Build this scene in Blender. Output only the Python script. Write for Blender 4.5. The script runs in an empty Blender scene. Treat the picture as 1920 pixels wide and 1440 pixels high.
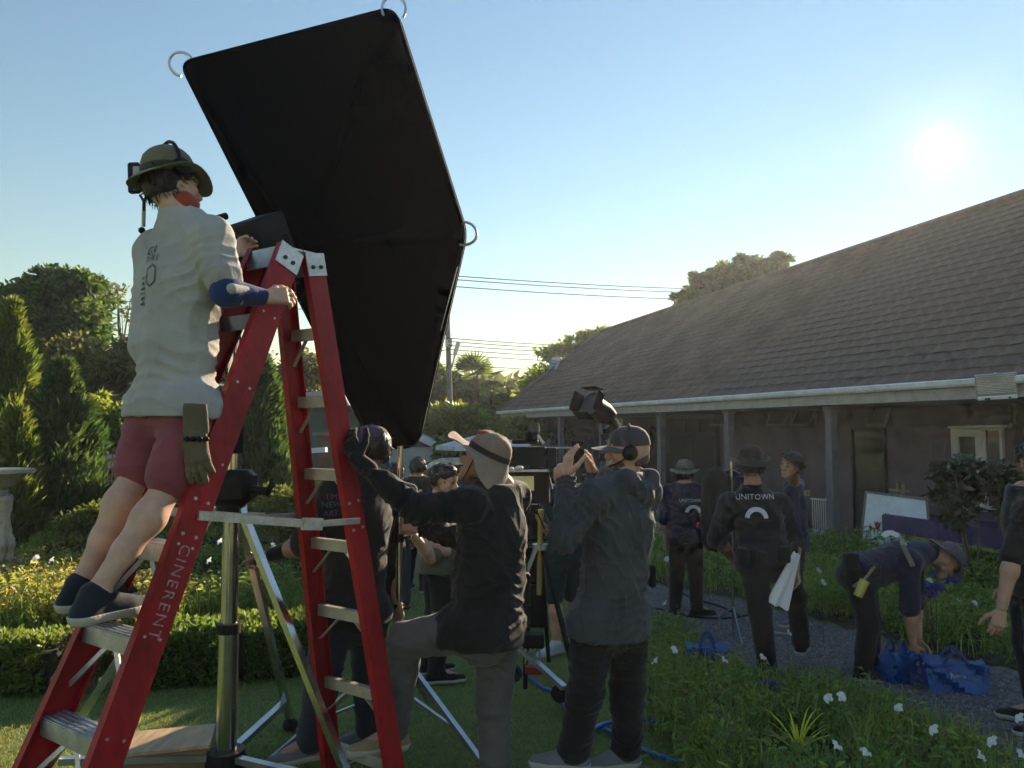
import bpy, math, random
import numpy as np
from mathutils import Vector, Matrix, noise as mnoise
from mathutils.bvhtree import BVHTree

# ------------------------------------------------------------------ camera, sky, sun, exposure
sc = bpy.context.scene
C = sc.collection
FPX, CAMH = 1443.0, 1.75
PITCH = math.atan(85 / FPX)
cam_d = bpy.data.cameras.new('camera'); cam = bpy.data.objects.new('camera', cam_d); C.objects.link(cam)
cam.location = (0, 0, CAMH); cam.rotation_euler = (math.pi / 2 + PITCH, 0, 0)
cam_d.sensor_fit = 'HORIZONTAL'; cam_d.sensor_width = 36.0; cam_d.lens = 36.0 * FPX / 1920
cam_d.clip_start = 0.05; cam_d.clip_end = 3000
sc.camera = cam
SUN_AZ, SUN_EL = math.radians(29.5), math.radians(18.0)
SDIR = Vector((math.sin(SUN_AZ) * math.cos(SUN_EL), math.cos(SUN_AZ) * math.cos(SUN_EL), math.sin(SUN_EL)))
w = bpy.data.worlds.new('World'); sc.world = w; w.use_nodes = True
nt = w.node_tree; nt.nodes.clear()
sky = nt.nodes.new('ShaderNodeTexSky'); sky.sky_type = 'NISHITA'; sky.sun_disc = False
sky.sun_elevation = SUN_EL; sky.sun_rotation = SUN_AZ
sky.altitude = 0; sky.air_density = 1.6; sky.dust_density = 0.0; sky.ozone_density = 2.6
bg = nt.nodes.new('ShaderNodeBackground'); bg.inputs[1].default_value = 0.070
nt.links.new(sky.outputs[0], bg.inputs[0])
# the visible sun itself with the bright air close round it, in its true direction
tc = nt.nodes.new('ShaderNodeTexCoord')
dot = nt.nodes.new('ShaderNodeVectorMath'); dot.operation = 'DOT_PRODUCT'; dot.inputs[1].default_value = SDIR
nt.links.new(tc.outputs['Generated'], dot.inputs[0])
def mth(op, a, b=None, clamp=False):
    n = nt.nodes.new('ShaderNodeMath'); n.operation = op; n.use_clamp = clamp
    for i, v in enumerate((a, b)):
        if v is None: continue
        if isinstance(v, (int, float)): n.inputs[i].default_value = v
        else: nt.links.new(v, n.inputs[i])
    return n.outputs[0]
ac = mth('MULTIPLY', mth('ARCCOSINE', mth('MINIMUM', dot.outputs['Value'], 1.0)), 180 / math.pi)
core = mth('MULTIPLY', mth('POWER', 2.718, mth('MULTIPLY', mth('POWER', mth('DIVIDE', ac, 0.52), 2.0), -1.0)), 7.0)
halo = mth('MULTIPLY', mth('POWER', 2.718, mth('DIVIDE', ac, -1.5)), 0.25)
bg2 = nt.nodes.new('ShaderNodeBackground'); bg2.inputs[0].default_value = (1.0, 0.76, 0.42, 1)
nt.links.new(mth('ADD', core, halo), bg2.inputs[1])
addw = nt.nodes.new('ShaderNodeAddShader'); outw = nt.nodes.new('ShaderNodeOutputWorld')
nt.links.new(bg.outputs[0], addw.inputs[0]); nt.links.new(bg2.outputs[0], addw.inputs[1]); nt.links.new(addw.outputs[0], outw.inputs[0])
sun_d = bpy.data.lights.new('sun', 'SUN'); sun_d.energy = 5.0; sun_d.angle = math.radians(0.55); sun_d.color = (1.0, 0.80, 0.55)
sun = bpy.data.objects.new('sun', sun_d); C.objects.link(sun)
sun.rotation_euler = SDIR.to_track_quat('Z', 'Y').to_euler(); sun.location = (20, 30, 20)
vs = sc.view_settings; vs.view_transform = 'Standard'; vs.look = 'None'; vs.gamma = 1.0; vs.exposure = 1.2; vs.use_curve_mapping = False
sc.render.engine = 'CYCLES'
cy = sc.cycles; cy.use_denoising = True; cy.use_adaptive_sampling = True; cy.adaptive_threshold = 0.04; cy.max_bounces = 4; cy.diffuse_bounces = 2; cy.glossy_bounces = 2
cy.transmission_bounces = 4; cy.transparent_max_bounces = 6; cy.caustics_reflective = False; cy.caustics_refractive = False

# ------------------------------------------------------------------ layout helpers (photo pixel at a distance -> point of the place)
_c, _s = math.cos(PITCH), math.sin(PITCH)
def ray(px, py):
    a, b = (px - 960) / FPX, (720 - py) / FPX
    return Vector((a, _c - b * _s, _s + b * _c))
def P(px, py, Y):
    d = ray(px, py); return d * (Y / d.y) + Vector((0, 0, CAMH))
def proj(p):
    x, y, z = p[0], p[1], p[2] - CAMH
    d = y * _c + z * _s; u = -y * _s + z * _c
    return (960 + FPX * x / d, 720 - FPX * u / d)
def on_plane(px, py, p0, n):
    d = ray(px, py); o = Vector((0, 0, CAMH)); return o + d * ((p0 - o).dot(n) / d.dot(n))
def gz(x, y):
    t = min(1, max(0, (y - 4.0) / 3.5)); return -0.22 * t * t * (3 - 2 * t)
def gz_np(x, y):
    t = np.clip((y - 4.0) / 3.5, 0, 1); return -0.22 * t * t * (3 - 2 * t)
def G(px, py):
    d = ray(px, py); z = 0.0; p = None
    for _ in range(30):
        k = (z - CAMH) / d.z; p = d * k; z = gz(p.x, p.y)
    return Vector((p.x, p.y, z))
def PZ(px, py, z):
    d = ray(px, py); p = d * ((z - CAMH) / d.z); return Vector((p.x, p.y, z))

# ------------------------------------------------------------------ materials
MATS = {}
def mat(name, col, rough=0.6, metal=0.0, var=0.12, vscale=6.0, bump=0.0, bscale=60.0, stretch=(1, 1, 1), spec=0.5, emit=0.0,
        trans=0.0, sheen=0.0, island=0.0, col2=None, spots=0.0, detail=4.0, coat=0.0, alpha=1.0, ttrans=0.0):
    if name in MATS: return MATS[name]
    m = bpy.data.materials.new(name); m.use_nodes = True; t = m.node_tree; N = t.nodes; L = t.links
    b = N['Principled BSDF']; out = N['Material Output']
    b.inputs['Roughness'].default_value = rough; b.inputs['Metallic'].default_value = metal
    b.inputs['Specular IOR Level'].default_value = spec
    if sheen: b.inputs['Sheen Weight'].default_value = sheen
    if coat: b.inputs['Coat Weight'].default_value = coat
    if trans: b.inputs['Transmission Weight'].default_value = trans
    if alpha < 1: b.inputs['Alpha'].default_value = alpha
    tcn = N.new('ShaderNodeTexCoord'); mp = N.new('ShaderNodeMapping'); mp.inputs['Scale'].default_value = stretch
    L.new(tcn.outputs['Object'], mp.inputs[0])
    nz = N.new('ShaderNodeTexNoise'); nz.inputs['Scale'].default_value = vscale; nz.inputs['Detail'].default_value = detail
    L.new(mp.outputs[0], nz.inputs['Vector'])
    rp = N.new('ShaderNodeValToRGB'); c1 = np.array(col[:3])
    ca = np.array(col2[:3]) if col2 is not None else c1 * (1 - 1.6 * var)
    cb = c1 * (1 + 1.3 * var) if col2 is None else c1
    rp.color_ramp.elements[0].position = 0.33; rp.color_ramp.elements[1].position = 0.67
    rp.color_ramp.elements[0].color = (*np.clip(ca, 0, 1), 1); rp.color_ramp.elements[1].color = (*np.clip(cb, 0, 1), 1)
    L.new(nz.outputs[0], rp.inputs[0]); colout = rp.outputs[0]
    if island:
        ge = N.new('ShaderNodeNewGeometry'); oi = N.new('ShaderNodeObjectInfo')
        ad = N.new('ShaderNodeMath'); ad.operation = 'ADD'; L.new(ge.outputs['Random Per Island'], ad.inputs[0]); L.new(oi.outputs['Random'], ad.inputs[1])
        fr = N.new('ShaderNodeMath'); fr.operation = 'FRACT'; L.new(ad.outputs[0], fr.inputs[0])
        mr = N.new('ShaderNodeMapRange'); mr.inputs[3].default_value = 1 - island; mr.inputs[4].default_value = 1 + island
        L.new(fr.outputs[0], mr.inputs[0])
        hs = N.new('ShaderNodeHueSaturation'); L.new(mr.outputs[0], hs.inputs['Value']); L.new(colout, hs.inputs['Color'])
        mh = N.new('ShaderNodeMapRange'); mh.inputs[3].default_value = 0.5 - island * 0.06; mh.inputs[4].default_value = 0.5 + island * 0.05
        f2 = N.new('ShaderNodeMath'); f2.operation = 'MULTIPLY'; f2.inputs[1].default_value = 7.31; L.new(fr.outputs[0], f2.inputs[0])
        f3 = N.new('ShaderNodeMath'); f3.operation = 'FRACT'; L.new(f2.outputs[0], f3.inputs[0]); L.new(f3.outputs[0], mh.inputs[0]); L.new(mh.outputs[0], hs.inputs['Hue'])
        colout = hs.outputs[0]
    if spots:
        n2 = N.new('ShaderNodeTexNoise'); n2.inputs['Scale'].default_value = vscale * 7; n2.inputs['Detail'].default_value = 6
        L.new(mp.outputs[0], n2.inputs['Vector']); mx = N.new('ShaderNodeMix'); mx.data_type = 'RGBA'; mx.blend_type = 'MULTIPLY'
        r2 = N.new('ShaderNodeValToRGB'); r2.color_ramp.elements[0].position = 0.35; r2.color_ramp.elements[1].position = 0.6
        r2.color_ramp.elements[0].color = (1 - spots,) * 3 + (1,)
        L.new(n2.outputs[0], r2.inputs[0]); mx.inputs[0].default_value = 1.0; L.new(colout, mx.inputs[6]); L.new(r2.outputs[0], mx.inputs[7]); colout = mx.outputs[2]
    L.new(colout, b.inputs['Base Color'])
    rr = N.new('ShaderNodeMapRange'); rr.inputs[3].default_value = max(0, rough - 0.08); rr.inputs[4].default_value = min(1, rough + 0.1)
    L.new(nz.outputs[0], rr.inputs[0]); L.new(rr.outputs[0], b.inputs['Roughness'])
    if bump:
        n3 = N.new('ShaderNodeTexNoise'); n3.inputs['Scale'].default_value = bscale; n3.inputs['Detail'].default_value = 5
        L.new(mp.outputs[0], n3.inputs['Vector']); bp = N.new('ShaderNodeBump'); bp.inputs['Strength'].default_value = bump
        bp.inputs['Distance'].default_value = 0.6 / bscale; L.new(n3.outputs[0], bp.inputs['Height']); L.new(bp.outputs[0], b.inputs['Normal'])
    if emit:
        b.inputs['Emission Strength'].default_value = emit; L.new(colout, b.inputs['Emission Color'])
    if ttrans:
        tr = N.new('ShaderNodeBsdfTranslucent'); L.new(colout, tr.inputs[0]); mxs = N.new('ShaderNodeMixShader'); mxs.inputs[0].default_value = ttrans
        L.new(b.outputs[0], mxs.inputs[1]); L.new(tr.outputs[0], mxs.inputs[2]); L.new(mxs.outputs[0], out.inputs[0])
    MATS[name] = m
    return m
def leaf(name, col, tcol=None, tr=0.45, rough=0.45, island=0.35):
    if name in MATS: return MATS[name]
    m = bpy.data.materials.new(name); m.use_nodes = True; t = m.node_tree; N = t.nodes; L = t.links
    b = N['Principled BSDF']; out = N['Material Output']; b.inputs['Roughness'].default_value = rough; b.inputs['Specular IOR Level'].default_value = 0.35
    ge = N.new('ShaderNodeNewGeometry')
    mr = N.new('ShaderNodeMapRange'); mr.inputs[3].default_value = 1 - island; mr.inputs[4].default_value = 1 + island
    L.new(ge.outputs['Random Per Island'], mr.inputs[0])
    nz = N.new('ShaderNodeTexNoise'); nz.inputs['Scale'].default_value = 1.3; L.new(ge.outputs['Position'], nz.inputs['Vector'])
    mh = N.new('ShaderNodeMapRange'); mh.inputs[1].default_value = 0.3; mh.inputs[2].default_value = 0.7; mh.inputs[3].default_value = 0.475; mh.inputs[4].default_value = 0.52; L.new(nz.outputs[0], mh.inputs[0])
    def hue(c):
        hs = N.new('ShaderNodeHueSaturation'); hs.inputs['Color'].default_value = (*c, 1); L.new(mr.outputs[0], hs.inputs['Value']); L.new(mh.outputs[0], hs.inputs['Hue']); return hs.outputs[0]
    L.new(hue(col), b.inputs['Base Color'])
    tl = N.new('ShaderNodeBsdfTranslucent'); L.new(hue(tcol or (min(1, col[0] * 2.4), min(1, col[1] * 2.2), col[2] * 0.9)), tl.inputs[0])
    mx = N.new('ShaderNodeMixShader'); mx.inputs[0].default_value = tr
    L.new(b.outputs[0], mx.inputs[1]); L.new(tl.outputs[0], mx.inputs[2]); L.new(mx.outputs[0], out.inputs[0])
    MATS[name] = m
    return m

# ------------------------------------------------------------------ mesh helpers
def np_mesh(name, V, F, m=None, parent=None, smooth=False):
    """V (n,3) array, F list of arrays of polys (each (k,3) or (k,4)) in world coordinates"""
    me = bpy.data.meshes.new(name); V = np.asarray(V, dtype=np.float64)
    if not isinstance(F, (list, tuple)): F = [F]
    F = [np.asarray(f, dtype=np.int32) for f in F if len(f)]
    nl = sum(f.size for f in F); npoly = sum(len(f) for f in F)
    me.vertices.add(len(V)); me.vertices.foreach_set('co', V.ravel())
    me.loops.add(nl); me.loops.foreach_set('vertex_index', np.concatenate([f.ravel() for f in F]))
    me.polygons.add(npoly)
    tot = np.concatenate([np.full(len(f), f.shape[1], dtype=np.int32) for f in F])
    st = np.concatenate([[0], np.cumsum(tot)[:-1]]).astype(np.int32)
    me.polygons.foreach_set('loop_start', st)
    me.update(calc_edges=True)
    if smooth: me.polygons.foreach_set('use_smooth', np.ones(npoly, dtype=bool))
    me.validate()
    if m: me.materials.append(m)
    return link(name, me, parent)
def link(name, me, parent=None):
    o = bpy.data.objects.new(name, me); C.objects.link(o)
    if parent is not None: adopt(o, parent)
    return o
def adopt(o, parent):
    o.parent = parent; o.matrix_parent_inverse = (Matrix.Translation(world_loc(parent))).inverted()
def world_loc(o):
    # every parent here is only ever translated
    return o.location.copy() if o.parent is None else Vector((0, 0, 0)) if o.type == 'MESH' else o.location.copy()
def tag(o, label=None, cat=None, group=None, kind=None):
    if label: o['label'] = label
    if cat: o['category'] = cat
    if group: o['group'] = group
    if kind: o['kind'] = kind
    return o
def thing(name, label, cat, loc=(0, 0, 0), group=None):
    o = bpy.data.objects.new(name, None); C.objects.link(o); o.location = loc; o.empty_display_size = 0.1
    return tag(o, label, cat, group)

class MB:
    def __init__(s): s.v = []; s.f = []
    def add(s, vs, fs):
        k = len(s.v); s.v += [Vector(v) for v in vs]; s.f += [tuple(i + k for i in f) for f in fs]; return s
    def box(s, c, size, R=None, bev=0.0):
        c = Vector(c); hx, hy, hz = size[0] / 2, size[1] / 2, size[2] / 2; R = R or Matrix.Identity(3)
        if bev <= 0:
            vs = [c + R @ Vector((x * hx, y * hy, z * hz)) for x in (-1, 1) for y in (-1, 1) for z in (-1, 1)]
            return s.add(vs, [(0, 1, 3, 2), (4, 6, 7, 5), (0, 4, 5, 1), (2, 3, 7, 6), (0, 2, 6, 4), (1, 5, 7, 3)])
        b = min(bev, hx * .9, hy * .9, hz * .9); vs = []; idx = {}
        for x in (-1, 1):
            for y in (-1, 1):
                for z in (-1, 1):
                    for a in range(3):
                        d = [hx, hy, hz]; e = [x * (d[i] - (0 if i == a else b)) for i in range(1)]
                        q = [x * (hx - (0 if a == 0 else b)), y * (hy - (0 if a == 1 else b)), z * (hz - (0 if a == 2 else b))]
                        idx[(x, y, z, a)] = len(vs); vs.append(c + R @ Vector(q))
        I = lambda x, y, z, a: idx[(x, y, z, a)]; fs = []
        for sg in (-1, 1):
            fs.append([I(sg, -1, -1, 0), I(sg, 1, -1, 0), I(sg, 1, 1, 0), I(sg, -1, 1, 0)][::sg])
            fs.append([I(-1, sg, -1, 1), I(-1, sg, 1, 1), I(1, sg, 1, 1), I(1, sg, -1, 1)][::sg])
            fs.append([I(-1, -1, sg, 2), I(1, -1, sg, 2), I(1, 1, sg, 2), I(-1, 1, sg, 2)][::sg])
        for x in (-1, 1):
            for y in (-1, 1):
                fs.append([I(x, y, -1, 0), I(x, y, 1, 0), I(x, y, 1, 1), I(x, y, -1, 1)])
                fs.append([I(x, -1, y, 0), I(x, 1, y, 0), I(x, 1, y, 2), I(x, -1, y, 2)])
                fs.append([I(-1, x, y, 1), I(1, x, y, 1), I(1, x, y, 2), I(-1, x, y, 2)])
                for z in (-1, 1): fs.append([I(x, y, z, 0), I(x, y, z, 1), I(x, y, z, 2)])
        return s.add(vs, fs)
    def bar(s, a, b, wd, ht, up=(0, 0, 1), bev=0.0):
        a, b = Vector(a), Vector(b); R = frame(b - a, up); return s.box((a + b) / 2, ((b - a).length, wd, ht), R, bev)
    def tube(s, pts, r, n=8, cap=True):
        pts = [Vector(p) for p in pts]; rs = r if isinstance(r, (list, tuple)) else [r] * len(pts); vs = []; u = None
        for i, p in enumerate(pts):
            t = (pts[min(i + 1, len(pts) - 1)] - pts[max(i - 1, 0)]).normalized()
            if u is None: u = t.orthogonal().normalized()
            else: u = (u - t * u.dot(t)).normalized()
            v = t.cross(u)
            vs += [p + (u * math.cos(2 * math.pi * j / n) + v * math.sin(2 * math.pi * j / n)) * rs[i] for j in range(n)]
        fs = [(i * n + j, i * n + (j + 1) % n, (i + 1) * n + (j + 1) % n, (i + 1) * n + j) for i in range(len(pts) - 1) for j in range(n)]
        if cap: fs += [tuple(range(n))[::-1], tuple(range((len(pts) - 1) * n, len(pts) * n))]
        return s.add(vs, fs)
    def cyl(s, a, b, r0, r1=None, n=12): return s.tube([a, b], [r0, r0 if r1 is None else r1], n)
    def lathe(s, prof, loc=(0, 0, 0), axis=(0, 0, 1), n=20, sx=1.0, sy=1.0, xdir=None):
        loc = Vector(loc); ax = Vector(axis).normalized()
        u = (Vector(xdir) - ax * Vector(xdir).dot(ax)).normalized() if xdir is not None else ax.orthogonal().normalized()
        v = ax.cross(u); vs = []
        for r, h in prof:
            vs += [loc + ax * h + u * (r * sx * math.cos(2 * math.pi * j / n)) + v * (r * sy * math.sin(2 * math.pi * j / n)) for j in range(n)]
        fs = [(i * n + j, i * n + (j + 1) % n, (i + 1) * n + (j + 1) % n, (i + 1) * n + j) for i in range(len(prof) - 1) for j in range(n)]
        fs += [tuple(range(n))[::-1], tuple(range((len(prof) - 1) * n, len(prof) * n))]
        return s.add(vs, fs)
    def ell(s, c, r, R=None, n=12, m=8):
        c = Vector(c); R = R or Matrix.Identity(3); vs = [c + R @ Vector((0, 0, r[2]))]
        for i in range(1, m):
            ph = math.pi * i / m
            vs += [c + R @ Vector((r[0] * math.sin(ph) * math.cos(2 * math.pi * j / n), r[1] * math.sin(ph) * math.sin(2 * math.pi * j / n), r[2] * math.cos(ph))) for j in range(n)]
        vs.append(c + R @ Vector((0, 0, -r[2]))); fs = [(0, 1 + j, 1 + (j + 1) % n) for j in range(n)]
        fs += [(1 + i * n + j, 1 + (i + 1) * n + j, 1 + (i + 1) * n + (j + 1) % n, 1 + i * n + (j + 1) % n) for i in range(m - 2) for j in range(n)]
        k = 1 + (m - 2) * n; fs += [(k + j, len(vs) - 1, k + (j + 1) % n) for j in range(n)]
        return s.add(vs, fs)
    def prism(s, pts, thick):
        """closed outline pts (list of Vector), extruded by vector thick"""
        n = len(pts); t = Vector(thick); vs = [Vector(p) for p in pts] + [Vector(p) + t for p in pts]
        return s.add(vs, [tuple(range(n))[::-1], tuple(range(n, 2 * n))] + [(i, (i + 1) % n, n + (i + 1) % n, n + i) for i in range(n)])
    def build(s, name, m, parent=None, smooth=False, weld=False):
        me = bpy.data.meshes.new(name); me.from_pydata([tuple(v) for v in s.v], [], s.f)
        me.materials.append(m)
        import bmesh
        bm = bmesh.new(); bm.from_mesh(me); bmesh.ops.recalc_face_normals(bm, faces=bm.faces); bm.to_mesh(me); bm.free()
        if smooth:
            me.polygons.foreach_set('use_smooth', np.ones(len(me.polygons), dtype=bool))
            me.set_sharp_from_angle(angle=math.radians(40))
        return link(name, me, parent)
def frame(x, up=(0, 0, 1)):
    x = Vector(x).normalized(); up = Vector(up); y = up.cross(x)
    if y.length < 1e-4: y = Vector((0, 1, 0)).cross(x) if abs(x.y) < .9 else Vector((1, 0, 0)).cross(x)
    y.normalize(); z = x.cross(y)
    return Matrix((x, y, z)).transposed()
def copy_tree(o, parent=None):
    c = o.copy(); C.objects.link(c)
    if parent is not None: c.parent = parent; c.matrix_parent_inverse = o.matrix_parent_inverse.copy()
    for ch in list(o.children): copy_tree(ch, c)
    return c
_fonts = {}
def text_tris(body, size, spacing=1.0):
    cu = bpy.data.curves.new('t', 'FONT'); cu.body = body; cu.size = size; cu.align_x = 'CENTER'; cu.align_y = 'CENTER'; cu.space_character = spacing
    cu.resolution_u = 3
    o = bpy.data.objects.new('t', cu); C.objects.link(o); dg = bpy.context.evaluated_depsgraph_get(); me = o.evaluated_get(dg).to_mesh()
    me.calc_loop_triangles(); V = [v.co.copy() for v in me.vertices]; F = [tuple(t.vertices) for t in me.loop_triangles]
    o.evaluated_get(dg).to_mesh_clear(); bpy.data.objects.remove(o); bpy.data.curves.remove(cu)
    return V, F
rng = np.random.default_rng(11); random.seed(5)

# ------------------------------------------------------------------ vegetation helpers
def leaf_cloud(cen, nrm, L, Wd, rg, droop=0.0, fold=0.25):
    """one diamond leaf of two triangles for every centre; nrm: growth directions"""
    n = len(cen); d = nrm / (np.linalg.norm(nrm, axis=1, keepdims=True) + 1e-9)
    r = rg.normal(size=(n, 3)); s = np.cross(d, r); s /= np.linalg.norm(s, axis=1, keepdims=True) + 1e-9
    up = np.cross(s, d); L = np.broadcast_to(L, (n,))[:, None]; Wd = np.broadcast_to(Wd, (n,))[:, None]
    a = cen; b = cen + d * L * .5 + s * Wd * .5 + up * L * fold * .3; c = cen + d * L + np.array([0, 0, -1]) * L * droop; e = cen + d * L * .5 - s * Wd * .5 + up * L * fold * .3
    V = np.stack([a, b, c, e], 1).reshape(-1, 3); k = np.arange(n)[:, None] * 4
    F = np.concatenate([k + np.array([0, 1, 2]), k + np.array([0, 2, 3])], 0)
    return V, F
def crown_pts(blobs, n, rg, shell=0.55):
    """random points in a set of ellipsoid blobs (x,y,z,rx,ry,rz), biased to the shells"""
    B = np.array(blobs); wgt = (B[:, 3] * B[:, 4] * B[:, 5]) ** (2 / 3); k = rg.choice(len(B), n, p=wgt / wgt.sum())
    d = rg.normal(size=(n, 3)); d /= np.linalg.norm(d, axis=1, keepdims=True)
    nc = max(6, n // 55); kc = rg.choice(len(B), nc, p=wgt / wgt.sum()); dc = rg.normal(size=(nc, 3)); dc /= np.linalg.norm(dc, axis=1, keepdims=True)
    cc = B[kc, :3] + dc * ((shell + (1.12 - shell) * rg.random(nc)) ** .8)[:, None] * B[kc, 3:6]; sg = (B[kc, 3:6] * (.10 + .16 * rg.random((nc, 1)))); j = rg.integers(0, nc, n)
    q = rg.normal(size=(n, 3)) * sg[j] * np.array([1.15, 1.15, .75]); return cc[j] + q, dc[j] * .6 + q / (np.linalg.norm(q, axis=1, keepdims=True) + 1e-9)
def blades(base, hgt, wid, lean, rg, seg=3):
    """curved strap leaves: base (n,3)"""
    n = len(base); az = rg.random(n) * 2 * np.pi; dirh = np.stack([np.cos(az), np.sin(az), np.zeros(n)], 1); sd = np.stack([-np.sin(az), np.cos(az), np.zeros(n)], 1)
    V = []
    for i in range(seg + 1):
        t = i / seg; wv = wid * (1 - t ** 2 * .9) * (.6 + .8 * t if t < .5 else 1)
        p = base + dirh * (lean * t ** 2)[:, None] * hgt[:, None] + np.array([0, 0, 1]) * (hgt * (t - .35 * lean * t ** 3))[:, None]
        if i < seg: V += [p - sd * wv[:, None] / 2, p + sd * wv[:, None] / 2]
        else: V += [p]
    m = 2 * seg + 1; V = np.stack(V, 1).reshape(-1, 3); k = np.arange(n)[:, None] * m; F3 = k + np.array([2 * seg - 2, 2 * seg - 1, 2 * seg])
    F4 = np.concatenate([k + np.array([2 * i, 2 * i + 1, 2 * i + 3, 2 * i + 2]) for i in range(seg - 1)], 0) if seg > 1 else np.zeros((0, 4), int)
    return V, [F3, F4]

# ================================================================== GROUND, LAWN, PATH
m_lawn = mat('lawn_ground', (0.12, 0.19, 0.055), 0.95, var=0.25, vscale=2.5, bump=0.8, bscale=90, spots=0.35, col2=(0.15, 0.17, 0.05))
m_soil = mat('dark_soil', (0.045, 0.034, 0.024), 0.95, var=0.3, vscale=8, bump=0.8, bscale=40)
m_gravel = mat('grey_gravel', (0.165, 0.15, 0.148), 0.95, var=0.25, vscale=9, bump=1.0, bscale=70, spots=0.4)
def sheet(name, xs, ys, m, dz=0.0, mask=None):
    X, Y = np.meshgrid(xs, ys, indexing='ij'); Z = gz_np(X, Y) + dz; V = np.stack([X, Y, Z], -1).reshape(-1, 3); ny = len(ys)
    i, j = np.meshgrid(np.arange(len(xs) - 1), np.arange(ny - 1), indexing='ij'); k = (i * ny + j).ravel()
    F = np.stack([k, k + ny, k + ny + 1, k + 1], 1)
    if mask is not None: F = F[mask(V[F].mean(1))]
    return np_mesh(name, V, F, m, smooth=True)
xs = np.concatenate([[-200, -150, -100, -50], np.linspace(-30, 30, 61), [50, 100, 150, 200]])
ys = np.concatenate([[-100, -50, -20, -8], np.linspace(-4, 16, 61), [18, 22, 28, 36, 50, 80, 140, 200, 280]])
tag(sheet('ground', xs, ys, m_lawn), kind='structure')
def poly_sheet(name, pts, m, dz, step=0.25):
    """filled outline (x,y) laid dz above the ground"""
    pts = np.array(pts); x0, y0 = pts.min(0); x1, y1 = pts.max(0)
    def inside(c):
        x, y = c[:, 0], c[:, 1]; r = np.zeros(len(c), bool)
        for a, b in zip(pts, np.roll(pts, -1, 0)):
            cr = ((a[1] > y) != (b[1] > y)) & (x < (b[0] - a[0]) * (y - a[1]) / (b[1] - a[1] + 1e-12) + a[0]); r ^= cr
        return r
    o = sheet(name, np.arange(x0, x1 + step, step), np.arange(y0, y1 + step, step), m, dz, inside)
    return tag(o, kind='structure')
# flower border between lawn and gravel path, the path, the planted strip along the house
def gp(*l): return [tuple(G(x, y)[:2]) for x, y in l]
BORD = [(0.95, 2.6)] + gp((1300, 1440), (1255, 1380), (1205, 1262), (1215, 1180), (1180, 1130)) + gp((1250, 1160), (1350, 1245), (1420, 1290), (1520, 1290), (1700, 1350), (1860, 1440)) + [(2.6, 2.6)]
PATH = gp((1180, 1080), (1240, 1100), (1400, 1130), (1560, 1175), (1750, 1230), (1920, 1265)) + [(5.2, 4.0), (5.2, 2.2), (2.0, 2.2)] + gp((1860, 1500), (1600, 1340), (1430, 1310), (1350, 1265), (1230, 1170), (1170, 1130))
poly_sheet('gravel_path', PATH, m_gravel, 0.008, 0.12)
poly_sheet('border_soil', BORD, m_soil, 0.016, 0.1)
STRIP = gp((1180, 1078), (1240, 1096), (1400, 1126), (1560, 1170), (1750, 1226), (1920, 1258), (1990, 1275), (1990, 1040), (1700, 1030), (1240, 1010), (1180, 1020))
poly_sheet('house_bed_soil', STRIP, m_soil, 0.012, 0.12)
LBED = gp((-60, 1200), (330, 1180), (560, 1150), (560, 1050), (-60, 1050))
poly_sheet('left_bed_soil', LBED, m_soil, 0.012, 0.15)

# gravel stones and lawn blades: nobody could count them
m_stone = mat('gravel_stone', (0.20, 0.18, 0.18), 0.9, var=0.3, vscale=20, island=0.5)
def in_poly(x, y, pts):
    pts = np.array(pts); r = np.zeros(len(x), bool)
    for a, b in zip(pts, np.roll(pts, -1, 0)):
        r ^= ((a[1] > y) != (b[1] > y)) & (x < (b[0] - a[0]) * (y - a[1]) / (b[1] - a[1] + 1e-12) + a[0])
    return r
def scatter(n, pts, rg):
    pts = np.array(pts); lo, hi = pts.min(0), pts.max(0); q = lo + (hi - lo) * rg.random((int(n), 2)); return q[in_poly(q[:, 0], q[:, 1], pts)]
q = scatter(42000, PATH, rng); n = len(q); ctr = np.column_stack([q, gz_np(q[:, 0], q[:, 1]) + 0.012])
tet = np.array([[1, 0, -.4], [-.5, .87, -.4], [-.5, -.87, -.4], [0, 0, .8]]); sz = 0.006 + 0.011 * rng.random((n, 1, 1)) ** 2
an = rng.random(n) * 6.28; R = np.zeros((n, 3, 3)); R[:, 0, 0] = np.cos(an); R[:, 0, 1] = -np.sin(an); R[:, 1, 0] = np.sin(an); R[:, 1, 1] = np.cos(an); R[:, 2, 2] = .8
V = ctr[:, None] + np.einsum('nij,kj->nki', R, tet) * sz * (1 + .4 * rng.normal(size=(n, 4, 1))); k = np.arange(n)[:, None] * 4
tag(np_mesh('gravel', V.reshape(-1, 3), np.concatenate([k + np.array(f) for f in ((0, 1, 3), (1, 2, 3), (2, 0, 3))]), m_stone), 'dark grey gravel covering the garden path', 'gravel', kind='stuff')
m_grass = leaf('grass_blade', (0.135, 0.23, 0.055), (0.52, 0.52, 0.09), 0.5, 0.6)
LAWN = [(-4.6, 2.2), (0.95, 2.2)] + gp((1300, 1440), (1255, 1380), (1205, 1262), (1180, 1130)) + [(1.2, 9.5), (-6, 9.5), (-6, 6.2)] + gp((-60, 1262), (560, 1240))[::-1][:0]
q = scatter(420000, LAWN, rng); keep = rng.random(len(q)) < np.clip((4.2 / q[:, 1]) ** 1.6, 0, 1); q = q[keep]
base = np.column_stack([q, gz_np(q[:, 0], q[:, 1])]); n = len(base)
V, F = blades(base, 0.018 + 0.022 * rng.random(n), 0.004 + 0.003 * rng.random(n), 0.3 + .9 * rng.random(n), rng, 1)
tag(np_mesh('lawn_grass', V, F, m_grass), 'short mown green grass of the lawn', 'grass', kind='stuff')

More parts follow.
